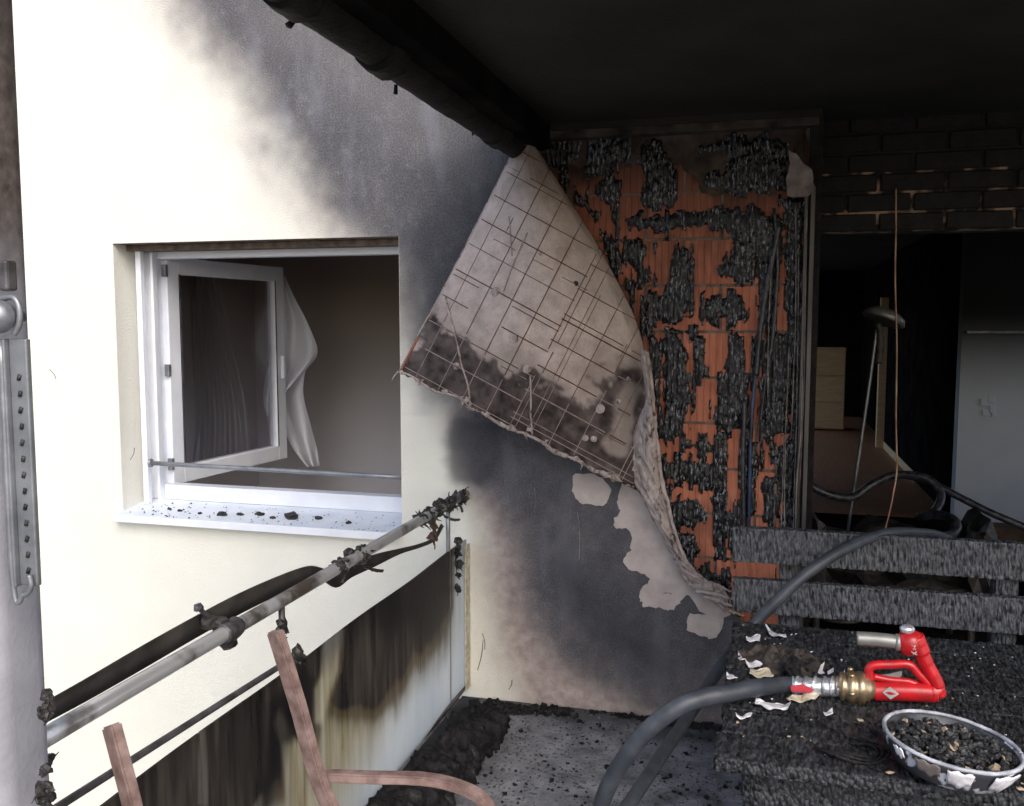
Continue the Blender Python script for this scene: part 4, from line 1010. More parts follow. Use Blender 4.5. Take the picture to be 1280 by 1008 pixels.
# ---- burnt chair frame against the railing
chair = thing('chair_frame', 'pink rusted frame of a burnt out garden chair against the railing', 'chair', (-.85, -2.05, 0))
def flatbar(name, pts, wx, wy, mat, parent, n=24):
    """rectangular bar swept along pts; wide side faces the camera side"""
    path = catmull(pts, n); V = []; Fs = []; m_ = len(path)
    for i, p in enumerate(path):
        t_ = (path[min(i+1, m_-1)]-path[max(i-1, 0)]).normalized(); view = (p-CAM).normalized(); a = t_.cross(Vector((.35, 1, 0)).normalized()).normalized(); b_ = t_.cross(a).normalized()
        V += [p+a*wx/2+b_*wy/2, p-a*wx/2+b_*wy/2, p-a*wx/2-b_*wy/2, p+a*wx/2-b_*wy/2]
    for i in range(m_-1):
        for q in range(4): Fs.append((i*4+q, i*4+(q+1) % 4, i*4+4+(q+1) % 4, i*4+4+q))
    Fs += [(3,2,1,0), tuple((m_-1)*4+q for q in range(4))]
    bm = bmesh.new(); vs = [bm.verts.new(v) for v in V]
    for f in Fs: bm.faces.new([vs[i] for i in f])
    bmesh.ops.recalc_face_normals(bm, faces=bm.faces)
    es = [e for e in bm.edges if e.calc_face_angle(0) > R(50)]
    bmesh.ops.bevel(bm, geom=es, offset=.0035, segments=2, affect='EDGES')
    me = bpy.data.meshes.new(name); bm.to_mesh(me); bm.free(); o = link(name, me, parent, mat); return autosmooth(o, 40)
u1 = P(344, 789, 'x', -1.06); u2 = P(372, 880, 'x', -1.01); u3 = P(404, 990, 'x', -.95)
dv = (u3-u1).normalized(); foot = u3+dv*((u3.z-.0)/abs(dv.z))*.0
flatbar('backrest_bar', [u1, u2, u3, Vector((u3.x+.12, u3.y-.03, .42))], .042, .022, M['rust'], chair)
v1 = P(139, 906, 'x', -1.12); v2 = P(160, 985, 'x', -1.075)
flatbar('backrest_bar', [v1, v2, v2+(v2-v1)*2.2, Vector((v1.x+.25, v1.y-.02, .42))], .036, .022, M['rust'], chair)
a0 = P(406, 970, 'x', -.96); az = a0.z
def pa(px, py, z_): return P(px, py, 'z', z_)
flatbar('armrest', [a0, pa(470,972,az+.01), pa(530,974,az+.01), pa(575,984,az), pa(605,1002,az-.02), pa(622,1040,az-.08), pa(625,1090,az-.18)], .022, .03, M['rust'], chair, 60)
e_ = pa(625,1090,az-.18)
flatbar('front_leg', [e_, Vector((e_.x, e_.y, 0.02))], .03, .022, M['rust'], chair, 8)
flatbar('rear_leg', [Vector((u3.x+.12, u3.y-.03, .42)), Vector((u3.x-.05, u3.y, 0.02))], .03, .022, M['rust'], chair, 8)
flatbar('seat_rail', [Vector((u3.x+.12, u3.y-.03, .42)), Vector((e_.x, e_.y, .40))], .03, .022, M['rust'], chair, 8)
flatbar('rear_leg', [Vector((v1.x+.25, v1.y-.02, .42)), Vector((v1.x+.05, v1.y, 0.02))], .03, .022, M['rust'], chair, 8)

# ---- charred roll of matting along the railing foot, and debris
def berm():
    path = catmull([P(614,893,'z',.05), P(584,928,'z',.06), P(550,966,'z',.06), P(516,1005,'z',.06), P(470,1060,'z',.07), P(420,1120,'z',.07)], 160)
    V = []; Fs = []; seg = 40
    from mathutils import noise as mn
    for i, p in enumerate(path):
        t_ = (path[min(i+1, len(path)-1)]-path[max(i-1, 0)]).normalized(); a = t_.cross(Vector((0,0,1))).normalized(); e = min(1, i/10+.25)
        for k in range(seg):
            th = 2*math.pi*k/seg; dn = (a*math.cos(th)+Vector((0,0,1))*math.sin(th)); q = p+dn*.07
            r_ = (.085*e)*(1+.55*mn.noise(q*14)+.4*mn.noise(q*34)+.25*mn.noise(q*80))
            v = p+a*math.cos(th)*r_*1.0+Vector((0,0,1))*math.sin(th)*r_; v.z = max(v.z, -.02); V.append(v)
    for i in range(len(path)-1):
        for k in range(seg): Fs.append((i*seg+k, i*seg+(k+1) % seg, (i+1)*seg+(k+1) % seg, (i+1)*seg+k))
    Fs.append(tuple(range(seg))); Fs.append(tuple((len(path)-1)*seg+k for k in reversed(range(seg))))
    return pyd('charred_roll', V, Fs, M['coal2'], None, True)
t = NT('crumbling char'); n = t.noise(30, 5); M['coal2'] = t.done(t.ramp(n, [(.38, (.004,.004,.005)), (.64, (.017,.016,.018)), (.78, (.07,.063,.066))]), .75, t.bump(t.noise(70, 5), .01), spec=.3)
tag(berm(), 'crumbling charred roll of matting along the foot of the privacy panels', 'debris')
# dark coil end visible at the roll
tag(lathe('charred_pot', [(.001,.0),(.045,0),(.055,.05),(.06,.1),(.052,.1),(.045,.03),(.001,.02)], P(545,992,'z',.0)+Vector((-.02,0,.0)), M['coal2']), 'small charred pot at the near end of the matting roll', 'pot')
def scatter(name, n_, region, zf, sizes, mat, seed, label, flat=.5):
    rg = random.Random(seed); V = []; Fs = []; xs__ = [p[0] for p in region]; ys__ = [p[1] for p in region]; made = 0
    while made < n_:
        x, y = rg.uniform(min(xs__), max(xs__)), rg.uniform(min(ys__), max(ys__))
        if sdf(np.array([x]), np.array([y]), region)[0] > 0 or float(fbm(x*5, y*5, seed)) < .42: continue
        s = rg.uniform(*sizes)*rg.choice((.5,.7,1)); c_ = Vector((x, y, zf+s*flat*.35)); b0 = len(V); rot = Euler((rg.uniform(-.5,.5), rg.uniform(-.5,.5), rg.uniform(0,6.3))).to_matrix()
        for q in range(8):
            v = Vector(((q & 1)-.5, ((q >> 1) & 1)-.5, ((q >> 2) & 1)-.5)); v = Vector((v.x*s*rg.uniform(.6,1.4), v.y*s*rg.uniform(.5,1), v.z*s*flat)); V.append(rot@v+c_)
        Fs += [(b0+a, b0+b_, b0+c2, b0+d_) for a, b_, c2, d_ in ((0,1,3,2),(4,6,7,5),(0,4,5,1),(2,3,7,6),(0,2,6,4),(1,5,7,3))]; made += 1
    return kind(pyd(name, V, Fs, mat), 'stuff', label)
reg = [(XR+.1,-.02),(0.6,-.02),(0.6,-1.9),(XR+.1,-1.9)]
scatter('floor_debris', 900, reg, .0, (.005,.017), M['coal2'], 5, 'black crumbs of char scattered over the balcony floor')
scatter('floor_ash', 900, reg, .0, (.006,.02), M['ash'], 6, 'grey ash crumbs scattered over the balcony floor')
scatter('wall_foot_debris', 900, [(XR+.1,-.01),(.5,-.01),(.5,-.06),(-.6,-.06),(XR+.1,-.16)], .0, (.008,.022), M['coal2'], 8, 'black rubble lying along the foot of the wall', .8)
treg = [(TX0+.02,TYF+.02),(TX1-.05,TYF+.02),(TX1-.05,TYB-.02),(TX0+.02,TYB-.02)]
scatter('table_crumbs', 1500, treg, TZ-.001, (.004,.011), M['coal2'], 9, 'black char crumbs on the table top', .8)
scatter('table_chips', 130, treg, TZ+.001, (.003,.009), M['chip'], 10, 'tiny tan chips on the table top', .4)
scatter('table_flecks', 150, treg, TZ+.001, (.002,.006), M['paper'], 12, 'tiny pale flecks of ash on the table top', .4)

# ---- the torn insulation skin folded over the wall
flap = thing('insulation_skin', 'torn sheet of facade insulation skin hanging folded over like a page corner', 'insulation sheet', P(655, 165, 'y', -.05))
Lc = catmull([Vector((a, b_, 0)) for a, b_ in [(654,166),(602,268),(555,360),(520,424),(499,464)]], 80)
Rc = catmull([Vector((a, b_, 0)) for a, b_ in [(660,168),(688,212),(718,260),(748,308),(772,352),(794,398),(806,440),(812,490),(812,545),(804,590),(798,612)]], 80)
Bc = catmull([Vector((a, b_, 0)) for a, b_ in [(499,464),(518,474),(545,488),(562,492),(584,505),(592,513),(612,520),(634,534),(665,545),(690,562),(716,572),(745,590),(772,600),(798,612)]], 78)
def samp(C, t_): 
    x = t_*(len(C)-1); i = min(int(x), len(C)-2); return C[i].lerp(C[i+1], x-i)
NTT, NS = 170, 150
V = []; UVm = []
rng = np.random.RandomState(3)
for j in range(NTT+1):
    t_ = j/NTT; l_, r_ = samp(Lc, t_), samp(Rc, t_)
    for i in range(NS+1):
        s = i/NS; q = l_.lerp(r_, s); bl = Lc[-1].lerp(Rc[-1], s); q = q+(samp(Bc, s)-bl)*(t_**2.5)
        if j == NTT: q = q+Vector((0, (float(fbm(s*60, 3, 4))-.5)*7, 0))
        ydep = -(.06+.16*t_*(1-s)**1.2+.20*math.sin(math.pi*min(1, s*1.02))**.8*math.sin(math.pi*min(1, .08+t_*.8))+.10*s*t_)
        if s > .93: ydep += .09*((s-.93)/.07)**2
        ydep += .006*(float(fbm(s*9, t_*9, 2))-.5)
        V.append(P(q.x, q.y, 'y', ydep)); UVm.append((q.x, q.y))
UVm = np.array(UVm); u_, v_ = UVm[:,0], UVm[:,1]
# scored grid, laid out in the sheet's own directions
ex = np.array([-(464-166), (499-654)])*1.0; along = np.array([499-654, 464-166]); along = along/np.linalg.norm(along); acr = np.array([-along[1], along[0]])*-1
A = (u_-654)*along[0]+(v_-166)*along[1]; B = (u_-654)*acr[0]+(v_-166)*acr[1]
if B.mean() < 0: B = -B
wobA = (fbm(u_*.01, v_*.01, 5)-.5)*4; wobB = (fbm(u_*.012, v_*.012, 8)-.5)*4
A2, B2 = A+wobA+B*.02, B+wobB
def lines(x, pos, wd, brk, s):
    m_ = np.zeros_like(x)
    for k, p in enumerate(pos):
        vis = sstep(.30, .42, fbm(brk*.02+k*7.3, brk*0+k*3.1+s, s+k))
        m_ = np.maximum(m_, (1-sstep(wd*.45, wd, np.abs(x-p)))*vis)
    return m_
la = [40,47,76,108,139,146,172,204,236,268,300,322,330,356,388]; lb_ = [16,44,74,100,128,136,163,170,196,228,262,292,299,330,362]
la2 = [60,66,92,124,160,190,220,252,286]
rightside = (B2 > 150)
grid = np.maximum(lines(A2, la, 1.9, B2, 1), lines(B2, lb_, 1.9, A2, 2))
grid2 = np.maximum(lines(A2+14, la, 1.9, B2, 11), lines(B2, lb_, 1.9, A2, 12))
grid = np.where(rightside, grid2, grid)
D1 = [(499,470),(530,395),(548,384),(560,402),(590,440),(625,455),(665,470),(700,490),(730,500),(752,492),(768,455),(800,470),(810,520),(812,620),(600,600)]
nn = fbm(u_*.03, v_*.03, 6)-.5
nn4 = fbm(u_*.11, v_*.11, 61)-.5
dark = 1-sstep(-5, 7, sdf(u_, v_, D1)+nn*52+nn4*26)
dark = np.clip(dark*(.86+.5*nn4), 0, 1)
lightpatch = 1-sstep(-4, 6, sdf(u_, v_, [(762,530),(772,500),(782,478),(800,488),(793,512),(800,530),(776,566),(752,556)])+nn*30)
dark = dark*(1-.75*lightpatch)
dirt = .55*(1-sstep(-30, 40, sdf(u_, v_, [(640,160),(670,160),(700,240),(640,235)])+nn*30))
dirt = np.maximum(dirt, .4*(1-sstep(-10, 60, sdf(u_, v_, D1)+nn*60)))
stn = np.stack([dark, dirt, grid*0], -1)
Fs = [(j*(NS+1)+i, (j+1)*(NS+1)+i, (j+1)*(NS+1)+i+1, j*(NS+1)+i+1) for j in range(NTT) for i in range(NS)]
me = bpy.data.meshes.new('skin_sheet'); me.from_pydata([tuple(v) for v in V], [], Fs); attr(me, 'stain', stn)
sk = link('skin_sheet', me, flap, M['skin'], smooth=True)
sm = sk.modifiers.new('thickness', 'SOLIDIFY'); sm.thickness = .006; sm.offset = -1
Yv = np.array([v.y for v in V]); darkv = dark
def sheet_pt(px, py, lift):
    d_ = (u_-px)**2+(v_-py)**2; k = np.argpartition(d_, 4)[:4]; w_ = 1/(d_[k]+.3); i0 = k[np.argmin(d_[k])]
    return P(px, py, 'y', float((Yv[k]*w_).sum()/w_.sum())-lift), float(darkv[i0]), float(d_[i0])
def score_lines():
    out = {0: [], 1: []}; rg = random.Random(8)
    def walk(f, x0, x1, k, wd):
        run = []; cur_m = None
        x = x0
        while x <= x1:
            px, py = f(x); vis = float(fbm(x*.016+k*5.3, k*3.7, 2)) > .26; ok = False
            if vis:
                p, dk_, dist = sheet_pt(px, py, .0015)
                if dist < 6: ok = True; m_ = 1 if dk_ > .5 else 0
            if ok and (cur_m is None or m_ == cur_m): run.append(p); cur_m = m_
            else:
                if len(run) > 2: out[cur_m].append(tube_vf(run, wd, 4))
                run = [p] if ok else []; cur_m = m_ if ok else None
            x += 6
        if len(run) > 2: out[cur_m].append(tube_vf(run, wd, 4))
    O_ = np.array([654., 166.])
    sg = 1 if (O_+acr*100)[0] > 654 else -1
    for k, a in enumerate([22,46,53,86,120,154,190,197,226,262,296,328,335,362,392,430]):
        sh = rg.uniform(-1,1)
        for half, (b0, b1) in enumerate(((4, 158), (150, 360))):
            f = lambda b, a=a, half=half: tuple(O_+along*(a-half*16+.02*b)+acr*sg*b)
            walk(f, b0, b1, k*2+half, rg.uniform(.0015, .0026))
    for k, b in enumerate([18,50,82,116,150,157,172,178,204,238,270,300,306,336]):
        f = lambda a, b=b: tuple(O_+along*a+acr*sg*(b+.012*a))
        walk(f, 10, 470, 40+k, rg.uniform(.0011, .0021))
    for k in range(8):
        a0_, b0_2 = rg.uniform(80, 330), rg.uniform(20, 280); da = rg.choice((0, 0, 1)); ln_ = rg.uniform(20, 60)
        f = (lambda x, a=a0_, b=b0_2: tuple(O_+along*(a+x)+acr*sg*b)) if da else (lambda x, a=a0_, b=b0_2: tuple(O_+along*a+acr*sg*(b+x)))
        walk(f, 0, ln_, 90+k, .0012)
    for m_, nm, mt_ in ((0, 'rusty_score_line', simple('rusty score', (.07,.028,.02), (.17,.075,.052), 30)), (1, 'pale_score_line', simple('pale score', (.25,.19,.18), (.42,.34,.32), 30))):
        V_, F_ = join(out[m_]); kind(pyd(nm, V_, F_, mt_, flap), 'stuff')
score_lines()
# pale rims: left free edge and bottom edge
def on_sheet(s, t_, lift=.006):
    j, i = int(t_*NTT), int(s*NS); return Vector(V[j*(NS+1)+i])+Vector((0, -lift, 0))
Vs = V
tube('torn_rim', [on_sheet(0.0, t_, 0) for t_ in (.01,.15,.3,.5,.7,.85,1)], .0038, M['torn'], flap, 6, n=80, wob=.4)
tube('torn_rim', [on_sheet(s, 1.0, .0) for s in [k/14 for k in range(15)]], [.004,.006,.005,.003,.004,.006,.009,.007,.010,.008,.011,.006], M['torn'], flap, 6, n=120, wob=.7)
tube('rust_rim', [on_sheet(.012, t_, .002) for t_ in (.74,.8,.86,.93,.99)], .006, simple('rusty corner', (.16,.05,.02), (.28,.11,.06), 20), flap, 6, n=40, wob=.3)
# crack lines, corner wire
def nearest(px, py):
    k = int(np.argmin((u_-px)**2+(v_-py)**2)); return Vector(Vs[k])+Vector((0,-.004,0))
for pts, r_ in [([(557,372),(561,390),(570,420),(578,455),(584,480),(587,498)], .004), ([(664,470),(664,500),(664,520),(665,543)], .004), ([(636,270),(638,290),(640,320)], .002), ([(660,290),(640,335),(630,365)], .002)]:
    tube('crack_ridge', [nearest(*p) for p in pts], r_, M['torn'], flap, 6, n=30, wob=.3)
tube('corner_wire', [on_sheet(0,1), P(493,470,'y',-.24), P(490,476,'y',-.24)], .0025, M['torn'], flap, 6, n=12)
tangle('edge_fray', [on_sheet(s, 1.0) for s in (.28, .3, .33, .56, .6, .65, .7, .8, .9)], 26, .0025, .008, 31, flap, 'torn', ln=.03, down=.4)
tangle('foam_crumbs', [on_sheet(s, t_, .004) for s, t_ in ((.02,.99),(.1,.995),(.2,.99),(.35,.99),(.45,.995),(.55,.99),(.66,.99),(.78,.99),(.9,.985),(.97,.9),(.985,.8),(.6,.97),(.3,.975))], 70, .0035, .008, 77, flap, 'torn', ln=.02)
for (px, py, r_) in [(620,366,6),(642,423,5.5),(659,462,5.5),(571,458,4.5),(751,511,6),(801,448,5.5),(732,548,4),(743,548,4),(785,475,3.5),(773,502,3.5),(675,318,2.2),(720,355,3.2)]:
    p = nearest(px, py); rr_ = r_/300*.95
    if px == 720: lathe('hole_mark', [(.001,.0),(rr_,0),(rr_*.9,.002)], p, M['crumb'], flap, 12, 'y'); continue
    lathe('anchor_disc', [(rr_*.35,-.004),(rr_*.4,-.0025),(rr_*.8,-.002),(rr_,.0),(rr_,.004)], p, M['torn'], flap, 18, 'y')
# rolled outer side of the fold, twisting down to the wall foot
Lo = [(800,436),(804,470),(806,500),(798,520),(790,545),(786,570),(792,598),(806,632),(822,662),(842,700),(858,728),(880,745),(906,765)]
Ro = [(808,440),(813,480),(818,530),(822,560),(826,595),(835,632),(842,660),(852,690),(868,714),(884,728),(900,736),(908,745),(914,760)]
T_ = catmull([Vector((a, b_, 0)) for a, b_ in Lo], 132); B_ = catmull([Vector((a, b_, 0)) for a, b_ in Ro], 132); V2 = []; m2 = min(len(T_), len(B_)); NC = 26
for j in range(m2):
    tt = j/(m2-1)
    for i in range(NC+1):
        s = i/NC; q = T_[j].lerp(B_[j], s); bow = math.sin(math.pi*s)
        y = -(.17*(1-tt)**1.1+.035)-bow*.05*(1-tt*.5)+(.03 if s > .95 else 0)-.028*(float(fbm(s*6, tt*30, 3))-.5)-.02*(float(fbm(s*3+4, tt*60, 8))-.5)
        if tt < .4: y -= .10*(1-tt/.4)
        q = q+Vector(((float(fbm(j*.15, i*.4, 9))-.5)*3*(1 if 0 < s < 1 else 2.0), 0, 0)); V2.append(P(q.x, q.y, 'y', y))
Fs = [(j*(NC+1)+i, (j+1)*(NC+1)+i, (j+1)*(NC+1)+i+1, j*(NC+1)+i+1) for j in range(m2-1) for i in range(NC)]
tw = pyd('twisted_fold', V2, Fs, M['torn'], flap, True); s2_ = tw.modifiers.new('thickness', 'SOLIDIFY'); s2_.thickness = .006
tube('fold_edge', [P(a, b_, 'y', -(.03+.2*(1-k/12)**1.1)) for k, (a, b_) in enumerate(Ro)], [.010,.009,.008,.007,.007], M['torn'], flap, 8, n=100, wob=.5)
for k, pts in enumerate([[(884,728),(900,733),(914,740)],[(880,745),(900,752),(928,762)],[(870,738),(900,744),(918,750)],[(905,760),(920,766),(930,770)]]):
    tube('ragged_end', [P(a, b_, 'y', -.05-.01*k) for a, b_ in pts], [.014,.012,.009,.006], M['plaster'] if k != 3 else M['chip'], flap, 8, n=24, wob=.6, flat=.5)

# ---- nozzle and its hose
NY = P(1130, 878, 'z', TZ+.004).y
nz = thing('fire_nozzle', 'red pistol grip fire hose nozzle lying on the charred table', 'nozzle', P(1120, 876, 'z', TZ))
def np_(px, py, dy=0): return P(px, py, 'y', NY+dy)
def redbar(name, pts, r_, mat='red', seg=16, n=None, flat=1, **k): return tube(name, [np_(*p) for p in pts], r_, M[mat], nz, seg, n=n or 30, flat=flat, **k)
lowbar = redbar('lower_bar', [(1092,864,0),(1130,864,0),(1168,866,0)], .0235)
tube('bar_end', [np_(1164,866), np_(1172,864), np_(1176,868)], [.0235,.022,.015], M['red'], nz, 16, n=8)
redbar('rear_strut', [(1176,870,0),(1170,852,0),(1158,830,0),(1150,812,0),(1143,796,0)], [.016,.02,.021,.022,.026,.027], flat=.8, n=40)
grip = lathe('grip_head', [(.012,-.03),(.024,-.024),(.03,-.008),(.03,.01),(.022,.022),(.008,.03)], np_(1138,803), M['red'], nz, 24, 'z', tilt=(0, R(-12), 0))
lathe('silver_cap', [(.016,-.006),(.017,.004),(.012,.010),(.004,.012)], np_(1134,787), M['foil'], nz, 20, 'z')
redbar('barrel', [(1071,798,0),(1100,800,0),(1124,803,0)], .0165, 'grey_metal', 20)
lathe('barrel_ring', [(.0165,-.006),(.02,-.004),(.02,.004),(.0165,.006)], np_(1122,803), M['grey_metal'], nz, 20, 'x')
redbar('handle_loop', [(1088,850,.0),(1086,838,0),(1092,832,0),(1112,831,0),(1136,831,0),(1148,842,0),(1160,854,0),(1172,868,0)], .0105, n=60)
redbar('handle_inner', [(1092,846,.0),(1112,850,0),(1134,852,0),(1146,856,0)], .008, n=30)
prism('lever_plate', [np_(x, y, .004) for x, y in [(1094,845),(1112,843),(1128,839),(1127,846),(1112,850),(1098,850)]], (0, .006, 0), M['grey_metal'], nz, .001)
prism('diamond_emblem', [np_(x, y, -.0245) for x, y in [(1103,866),(1112,859),(1124,868),(1113,875)]], (0, .003, 0), M['emblem'], lowbar, .0006)
prism('emblem_bar', [np_(x, y, -.0258) for x, y in [(1106,866),(1112,865),(1120,868),(1113,869)]], (0, .002, 0), M['red'], lowbar)
for (a, b_) in [((1139,806),(1144,809)),((1140,811),(1145,812)),((1139,815),(1146,819)),((1144,807),(1141,813)),((1141,818),(1146,815))]:
    tube('lettering', [np_(*a, -.0285), np_(*b_, -.0285)], .0016, M['emblem'], grip, 6, n=2)
# coupling
cx0 = np_(1091, 862); cpl = [(.014,-.090),(.02,-.088),(.022,-.078),(.034,-.074),(.036,-.066),(.030,-.062),(.040,-.056),(.042,-.044),(.035,-.040),(.040,-.034),(.041,-.020),(.032,-.016),(.033,-.008),(.025,-.004),(.024,.004)]
lathe('coupling', [(r_*.98, h) for r_, h in cpl], cx0, M['brass'], nz, 32, 'x')
for k in range(6):
    a = k*math.pi/3; lathe('coupling_lug', [(.004,-.006),(.006,0),(.004,.006)], cx0+Vector((-.05, math.cos(a)*.042, math.sin(a)*.042)), M['brass'], nz, 8, 'x')
redbar('crimp_collar', [(990,857,0),(1005,858,0),(1030,859,0),(1052,860,0)], .0215, 'foil', 20, n=24, wob=.12)
for k, px in enumerate((996,1006,1018,1030,1040,1047)):
    lathe('clamp_ring', [(.021,-.003),(.025,-.002),(.025,.002),(.021,.003)], np_(px, 858), M['steel'] if k % 2 else M['foil'], nz, 20, 'x', tilt=(0,0,R(-14)))
prism('red_tag', [np_(x, y, -.026) for x, y in [(988,858),(1004,856),(1018,863),(1012,867),(989,865)]], (0, .004, 0), M['red_label'], nz, .001)
hose('fire_hose', 'thick charcoal hose bending from the nozzle over the table edge', [np_(996,857), np_(975,857), P(945,860,'z',TZ+.045), P(915,866,'z',TZ+.045), P(880,872,'z',TZ+.04), P(848,884,'z',TZ+.02), P(815,908,'z',TZ-.03), P(788,938,'z',TZ-.1), P(766,972,'z',TZ-.18), P(752,1006,'z',TZ-.27), P(745,1050,'z',TZ-.4), P(745,1120,'z',TZ-.55)], .0205, n=140, seg=18)

# ---- bowl of charred lumps
bc = P(1190, 930, 'z', TZ+.06); bc.z = TZ+.0
bowl = thing('bowl', 'round blackened bowl with peeling white enamel at the table front', 'bowl', (bc.x, bc.y, TZ))
BH = .76
TL = (R(0), R(6), 0); b0_ = Vector((bc.x-.006, bc.y+.004, TZ+.008)); Rb = .131
prof_o = [(.09,0),(.103,.003),(.117,.022),(.126,.042),(Rb,.053)]
lathe('shell', prof_o+[(Rb-.002,.058),(Rb-.006,.058),(.121,.045),(.109,.024),(.09,.010),(.001,.008)], b0_, M['enamel'], bowl, 72, tilt=TL)
lathe('lining', [(.1225,.053),(.1195,.045),(.107,.026),(.088,.012),(.001,.010)], b0_, M['enamel_dark'], bowl, 60, tilt=TL, cap0=False)
rim_pts = []
for k in range(65):
    a = 2*math.pi*k/64; v = Vector((math.cos(a)*(Rb-.003), math.sin(a)*(Rb-.003), .058)); v.rotate(Euler(TL)); rim_pts.append(b0_+v)
tube('rim', rim_pts, .0042, M['rim'], bowl, 8, n=128, wob=.25)
for (a0_, a1_, h_) in [(-128,-108,.04),(-103,-83,.05),(-66,-38,.055),(-150,-140,.03)]:
    rows = []
    for j in range(5):
        row = []
        for i in range(9):
            a = R(a0_+(a1_-a0_)*i/8); hh_ = .055-(j/4)*h_*.8*(1-.3*abs(i/4-1))-.003*math.sin(i*1.7); rr_ = .105+(Rb-.103)*max(0, (hh_-.004))/.05+.003+.001*random.random()
            v = Vector((math.cos(a)*rr_, math.sin(a)*rr_, hh_)); v.rotate(Euler(TL)); row.append(b0_+v)
        rows.append(row)
    o = sheet('enamel_flake', rows, M['paper'] if a0_ != -128 else M['pale_rag'], bowl); o.modifiers.new('thickness', 'SOLIDIFY').thickness = .002
lump_src = []
for k in range(5):
    o = lump('charred_lump', (0,0,0), .0095, M['coal'], None, (1.1,.9,.75), 60+k, 2); lump_src.append(o.data); bpy.data.objects.remove(o)
chip_me = []
for k in range(2):
    o = lump('charred_lump', (0,0,0), .0085, M['chip'], None, (1.3,.8,.45), 80+k, 1); chip_me.append(o.data); bpy.data.objects.remove(o)
o = lump('charred_lump', (0,0,0), .009, M['ash'], None, (1,.8,.7), 90, 1); grey_me = o.data; bpy.data.objects.remove(o)
rg = random.Random(12); fill = []
tries = 0
while len(fill) < 215 and tries < 20000:
    tries += 1
    r_ = .114*math.sqrt(rg.random()); a = rg.uniform(0, 6.283); x, y = r_*math.cos(a), r_*math.sin(a)
    z_ = .041+.009*(1-(r_/.122)**2)+rg.uniform(-.004, .007)
    if any((x-p[0])**2+(y-p[1])**2 < .0142**2 for p in fill) and rg.random() < .97: continue
    fill.append((x, y)); v = Vector((x, y, z_)); v.rotate(Euler(TL)); q = rg.random()
    me = rg.choice(lump_src) if q < .80 else (rg.choice(chip_me) if q < .90 else grey_me)
    o = bpy.data.objects.new('charred_lump', me); COL.objects.link(o); o.location = b0_+v; o.rotation_euler = (rg.uniform(-1,1), rg.uniform(-1,1), rg.uniform(0,6.3)); sc_ = rg.uniform(.65,1.15); o.scale = (sc_, sc_, sc_)
    tag(o, {0:'black charred lump heaped in the enamel bowl',1:'tan brown chip among the black lumps in the bowl',2:'ash grey lump among the black lumps in the bowl'}[0 if q < .80 else (1 if q < .90 else 2)], 'lump', {0:'black lumps in the bowl',1:'tan chips in the bowl',2:'grey lumps in the bowl'}[0 if q < .80 else (1 if q < .90 else 2)])
    o.name = 'charred_lump' if q < .8 else ('tan_chip' if q < .9 else 'ash_lump')
k0 = box('bowl_ash', (0,0,0), (.01,.01,.01), M['coal2']); bpy.data.objects.remove(k0)
dd = lathe('bowl_ash', [(.001,.038),(.06,.036),(.113,.030),(.105,.024),(.001,.02)], b0_, M['coal2'], bowl, 40, tilt=TL); dd['kind'] = 'stuff'
# crumbs beside the bowl
for k, (px, py, s, lab) in enumerate([(1230,994,9,'tan crumb on the table edge just in front of the bowl'),(1250,993,9,'pinkish crumb fallen beside the bowl flake'),(1276,988,7,'brown crumb at the right edge beyond the bowl'),(1112,966,7,'small pale brown crumb left of the bowl'),(1075,900,6,'small brown crumb below the brass coupling')]):
    p = P(px, py, 'z', TZ+.004); p.y = max(p.y, TYF+.02)
    tag(lump('tan_crumb', p, s/620*.6, M['chip'], None, (1.4,.9,.5), 200+k, 1), lab, 'debris', 'tan crumbs around the bowl')

# ---- pale flakes strewn around the hose end
flk = [
 ([(957,784),(966,788),(972,793),(982,792),(983,797),(973,797),(962,792)], 'paper', 'curled pale flake farthest back on the table'),
 ([(932,796),(950,796),(949,802),(934,802)], 'paper', 'short pale flake near the far left table corner'),
 ([(973,810),(985,812),(1005,814),(1016,818),(1003,818),(985,818),(975,815)], 'paper', 'long pale flake right of the dark ash clump'),
 ([(923,816),(928,822),(932,828),(927,828),(922,821)], 'paper', 'small upright pale flake at the left rim of the ash clump'),
 ([(932,829),(945,829),(953,832),(948,837),(936,834)], 'paper', 'pale flake on the dark ash clump'),
 ([(938,840),(950,837),(962,838),(968,844),(950,848),(937,846)], 'paper_tan', 'cream flake just behind the thick hose'),
 ([(908,842),(916,845),(922,850),(909,850)], 'paper', 'white triangular flake behind the hose at the table edge'),
 ([(945,876),(962,879),(988,882),(984,888),(962,885),(943,881)], 'paper', 'largest white flake in front of the thick hose'),
 ([(919,894),(940,895),(938,898),(920,897)], 'paper', 'thin white sliver nearest the table front'),
 ([(1029,891),(1040,890),(1041,895),(1030,895)], 'paper', 'small white square flake below the coupling'),
 ([(983,874),(1000,868),(1020,866),(1026,870),(1005,876),(986,879)], 'paper_tan', 'cream flake under the crimped hose end'),
 ([(1021,845),(1026,832),(1031,831),(1028,838),(1031,846)], 'paper', 'upright white shard behind the crimped hose end'),
 ([(1034,840),(1042,839),(1042,843),(1035,844)], 'paper', 'tiny pale flake right of the upright shard'),
 ([(1051,843),(1056,841),(1057,846),(1052,846)], 'paper', 'tiny white flake at the back of the brass coupling'),
]
rg = random.Random(5)
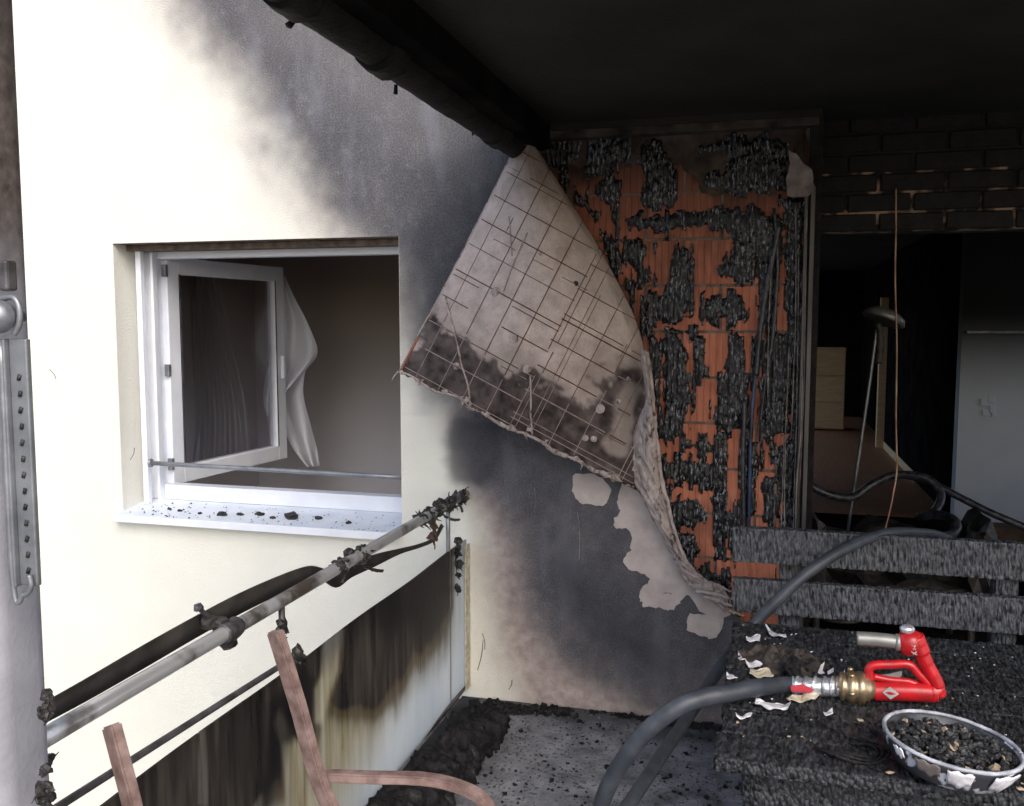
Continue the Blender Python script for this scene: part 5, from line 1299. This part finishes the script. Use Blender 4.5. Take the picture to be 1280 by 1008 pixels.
for k, (poly, m_, lab) in enumerate(flk):
    cen = P(sum(p[0] for p in poly)/len(poly), sum(p[1] for p in poly)/len(poly), 'z', TZ+.008)
    if 'upright' in lab and 'shard' in lab: pts = [P(x, y, 'y', cen.y) for x, y in poly]; pts = [p+Vector((0,0,.0)) for p in pts]; off_ = (0,.002,0)
    else:
        pts = [P(x, y, 'z', TZ+.008) for x, y in ragged(poly, 1.1, 2.2, k)]; off_ = (0,0,.0022)
    o = prism('pale_flake', pts, off_, M[m_]); 
    # curl: lift the middle
    c0 = Vector((0,0,0)); L_ = max(v.co.length for v in o.data.vertices)
    for v in o.data.vertices: v.co.z += .010*(v.co.length/L_)**2-.004+.003*math.sin(v.co.x*180)
    tag(o, lab, 'flake', 'pale flakes on the charred table')
def clump():
    from mathutils import noise as mn
    c_ = P(975, 826, 'z', TZ); V = []; Fs = []; nx_, ny = 60, 36
    for j in range(ny+1):
        for i in range(nx_+1):
            x, y = (i/nx_-.5)*.26, (j/ny-.5)*.2; r_ = math.hypot(x/.13, y/.1); p = Vector((x, y, 0))
            h = max(0, 1-r_*r_)*(.03+.03*mn.noise(p*22+Vector((3,1,0)))+.02*mn.noise(p*60))+.008*mn.noise(p*90)*(r_ < 1)
            V.append((c_.x+x, c_.y+y, TZ-.006+h if r_ < 1.05 else TZ-.02))
    Fs = [(j*(nx_+1)+i, j*(nx_+1)+i+1, (j+1)*(nx_+1)+i+1, (j+1)*(nx_+1)+i) for j in range(ny) for i in range(nx_)]
    return pyd('ash_clump', V, Fs, M['burnt_clump'], None, True)
M['burnt_clump'] = simple('burnt paper clump', (.012,.01,.01), (.07,.055,.045), 35, .8, .006, 70)
tag(clump(), 'dark clump of burnt paper behind the thick hose', 'ash')
tp = P(968,826,'z',TZ+.05)
tag(lump('charred_stub', P(990, 836, 'z', TZ+.02), .02, M['coal2'], None, (1,1,1.5), 300, 3), 'black upright charred knob beside the hose end', 'debris')
# ring of ash left of the bowl
ring = P(1065, 938, 'z', TZ+.004)
L = []
for k in range(3):
    pts = [ring+Vector((math.cos(a)*(.05+.012*k), math.sin(a)*(.035+.01*k), .003+.004*math.sin(a*3+k))) for a in [R(x) for x in range(-170, 100, 20)]]
    L.append(tube_vf(catmull(pts, 60), .0035, 6, wob=.6, seed=k))
V, Fs = join(L); tag(pyd('melted_ring', V, Fs, M['coal2'], None, True), 'melted black ring stuck to the table left of the bowl', 'debris')
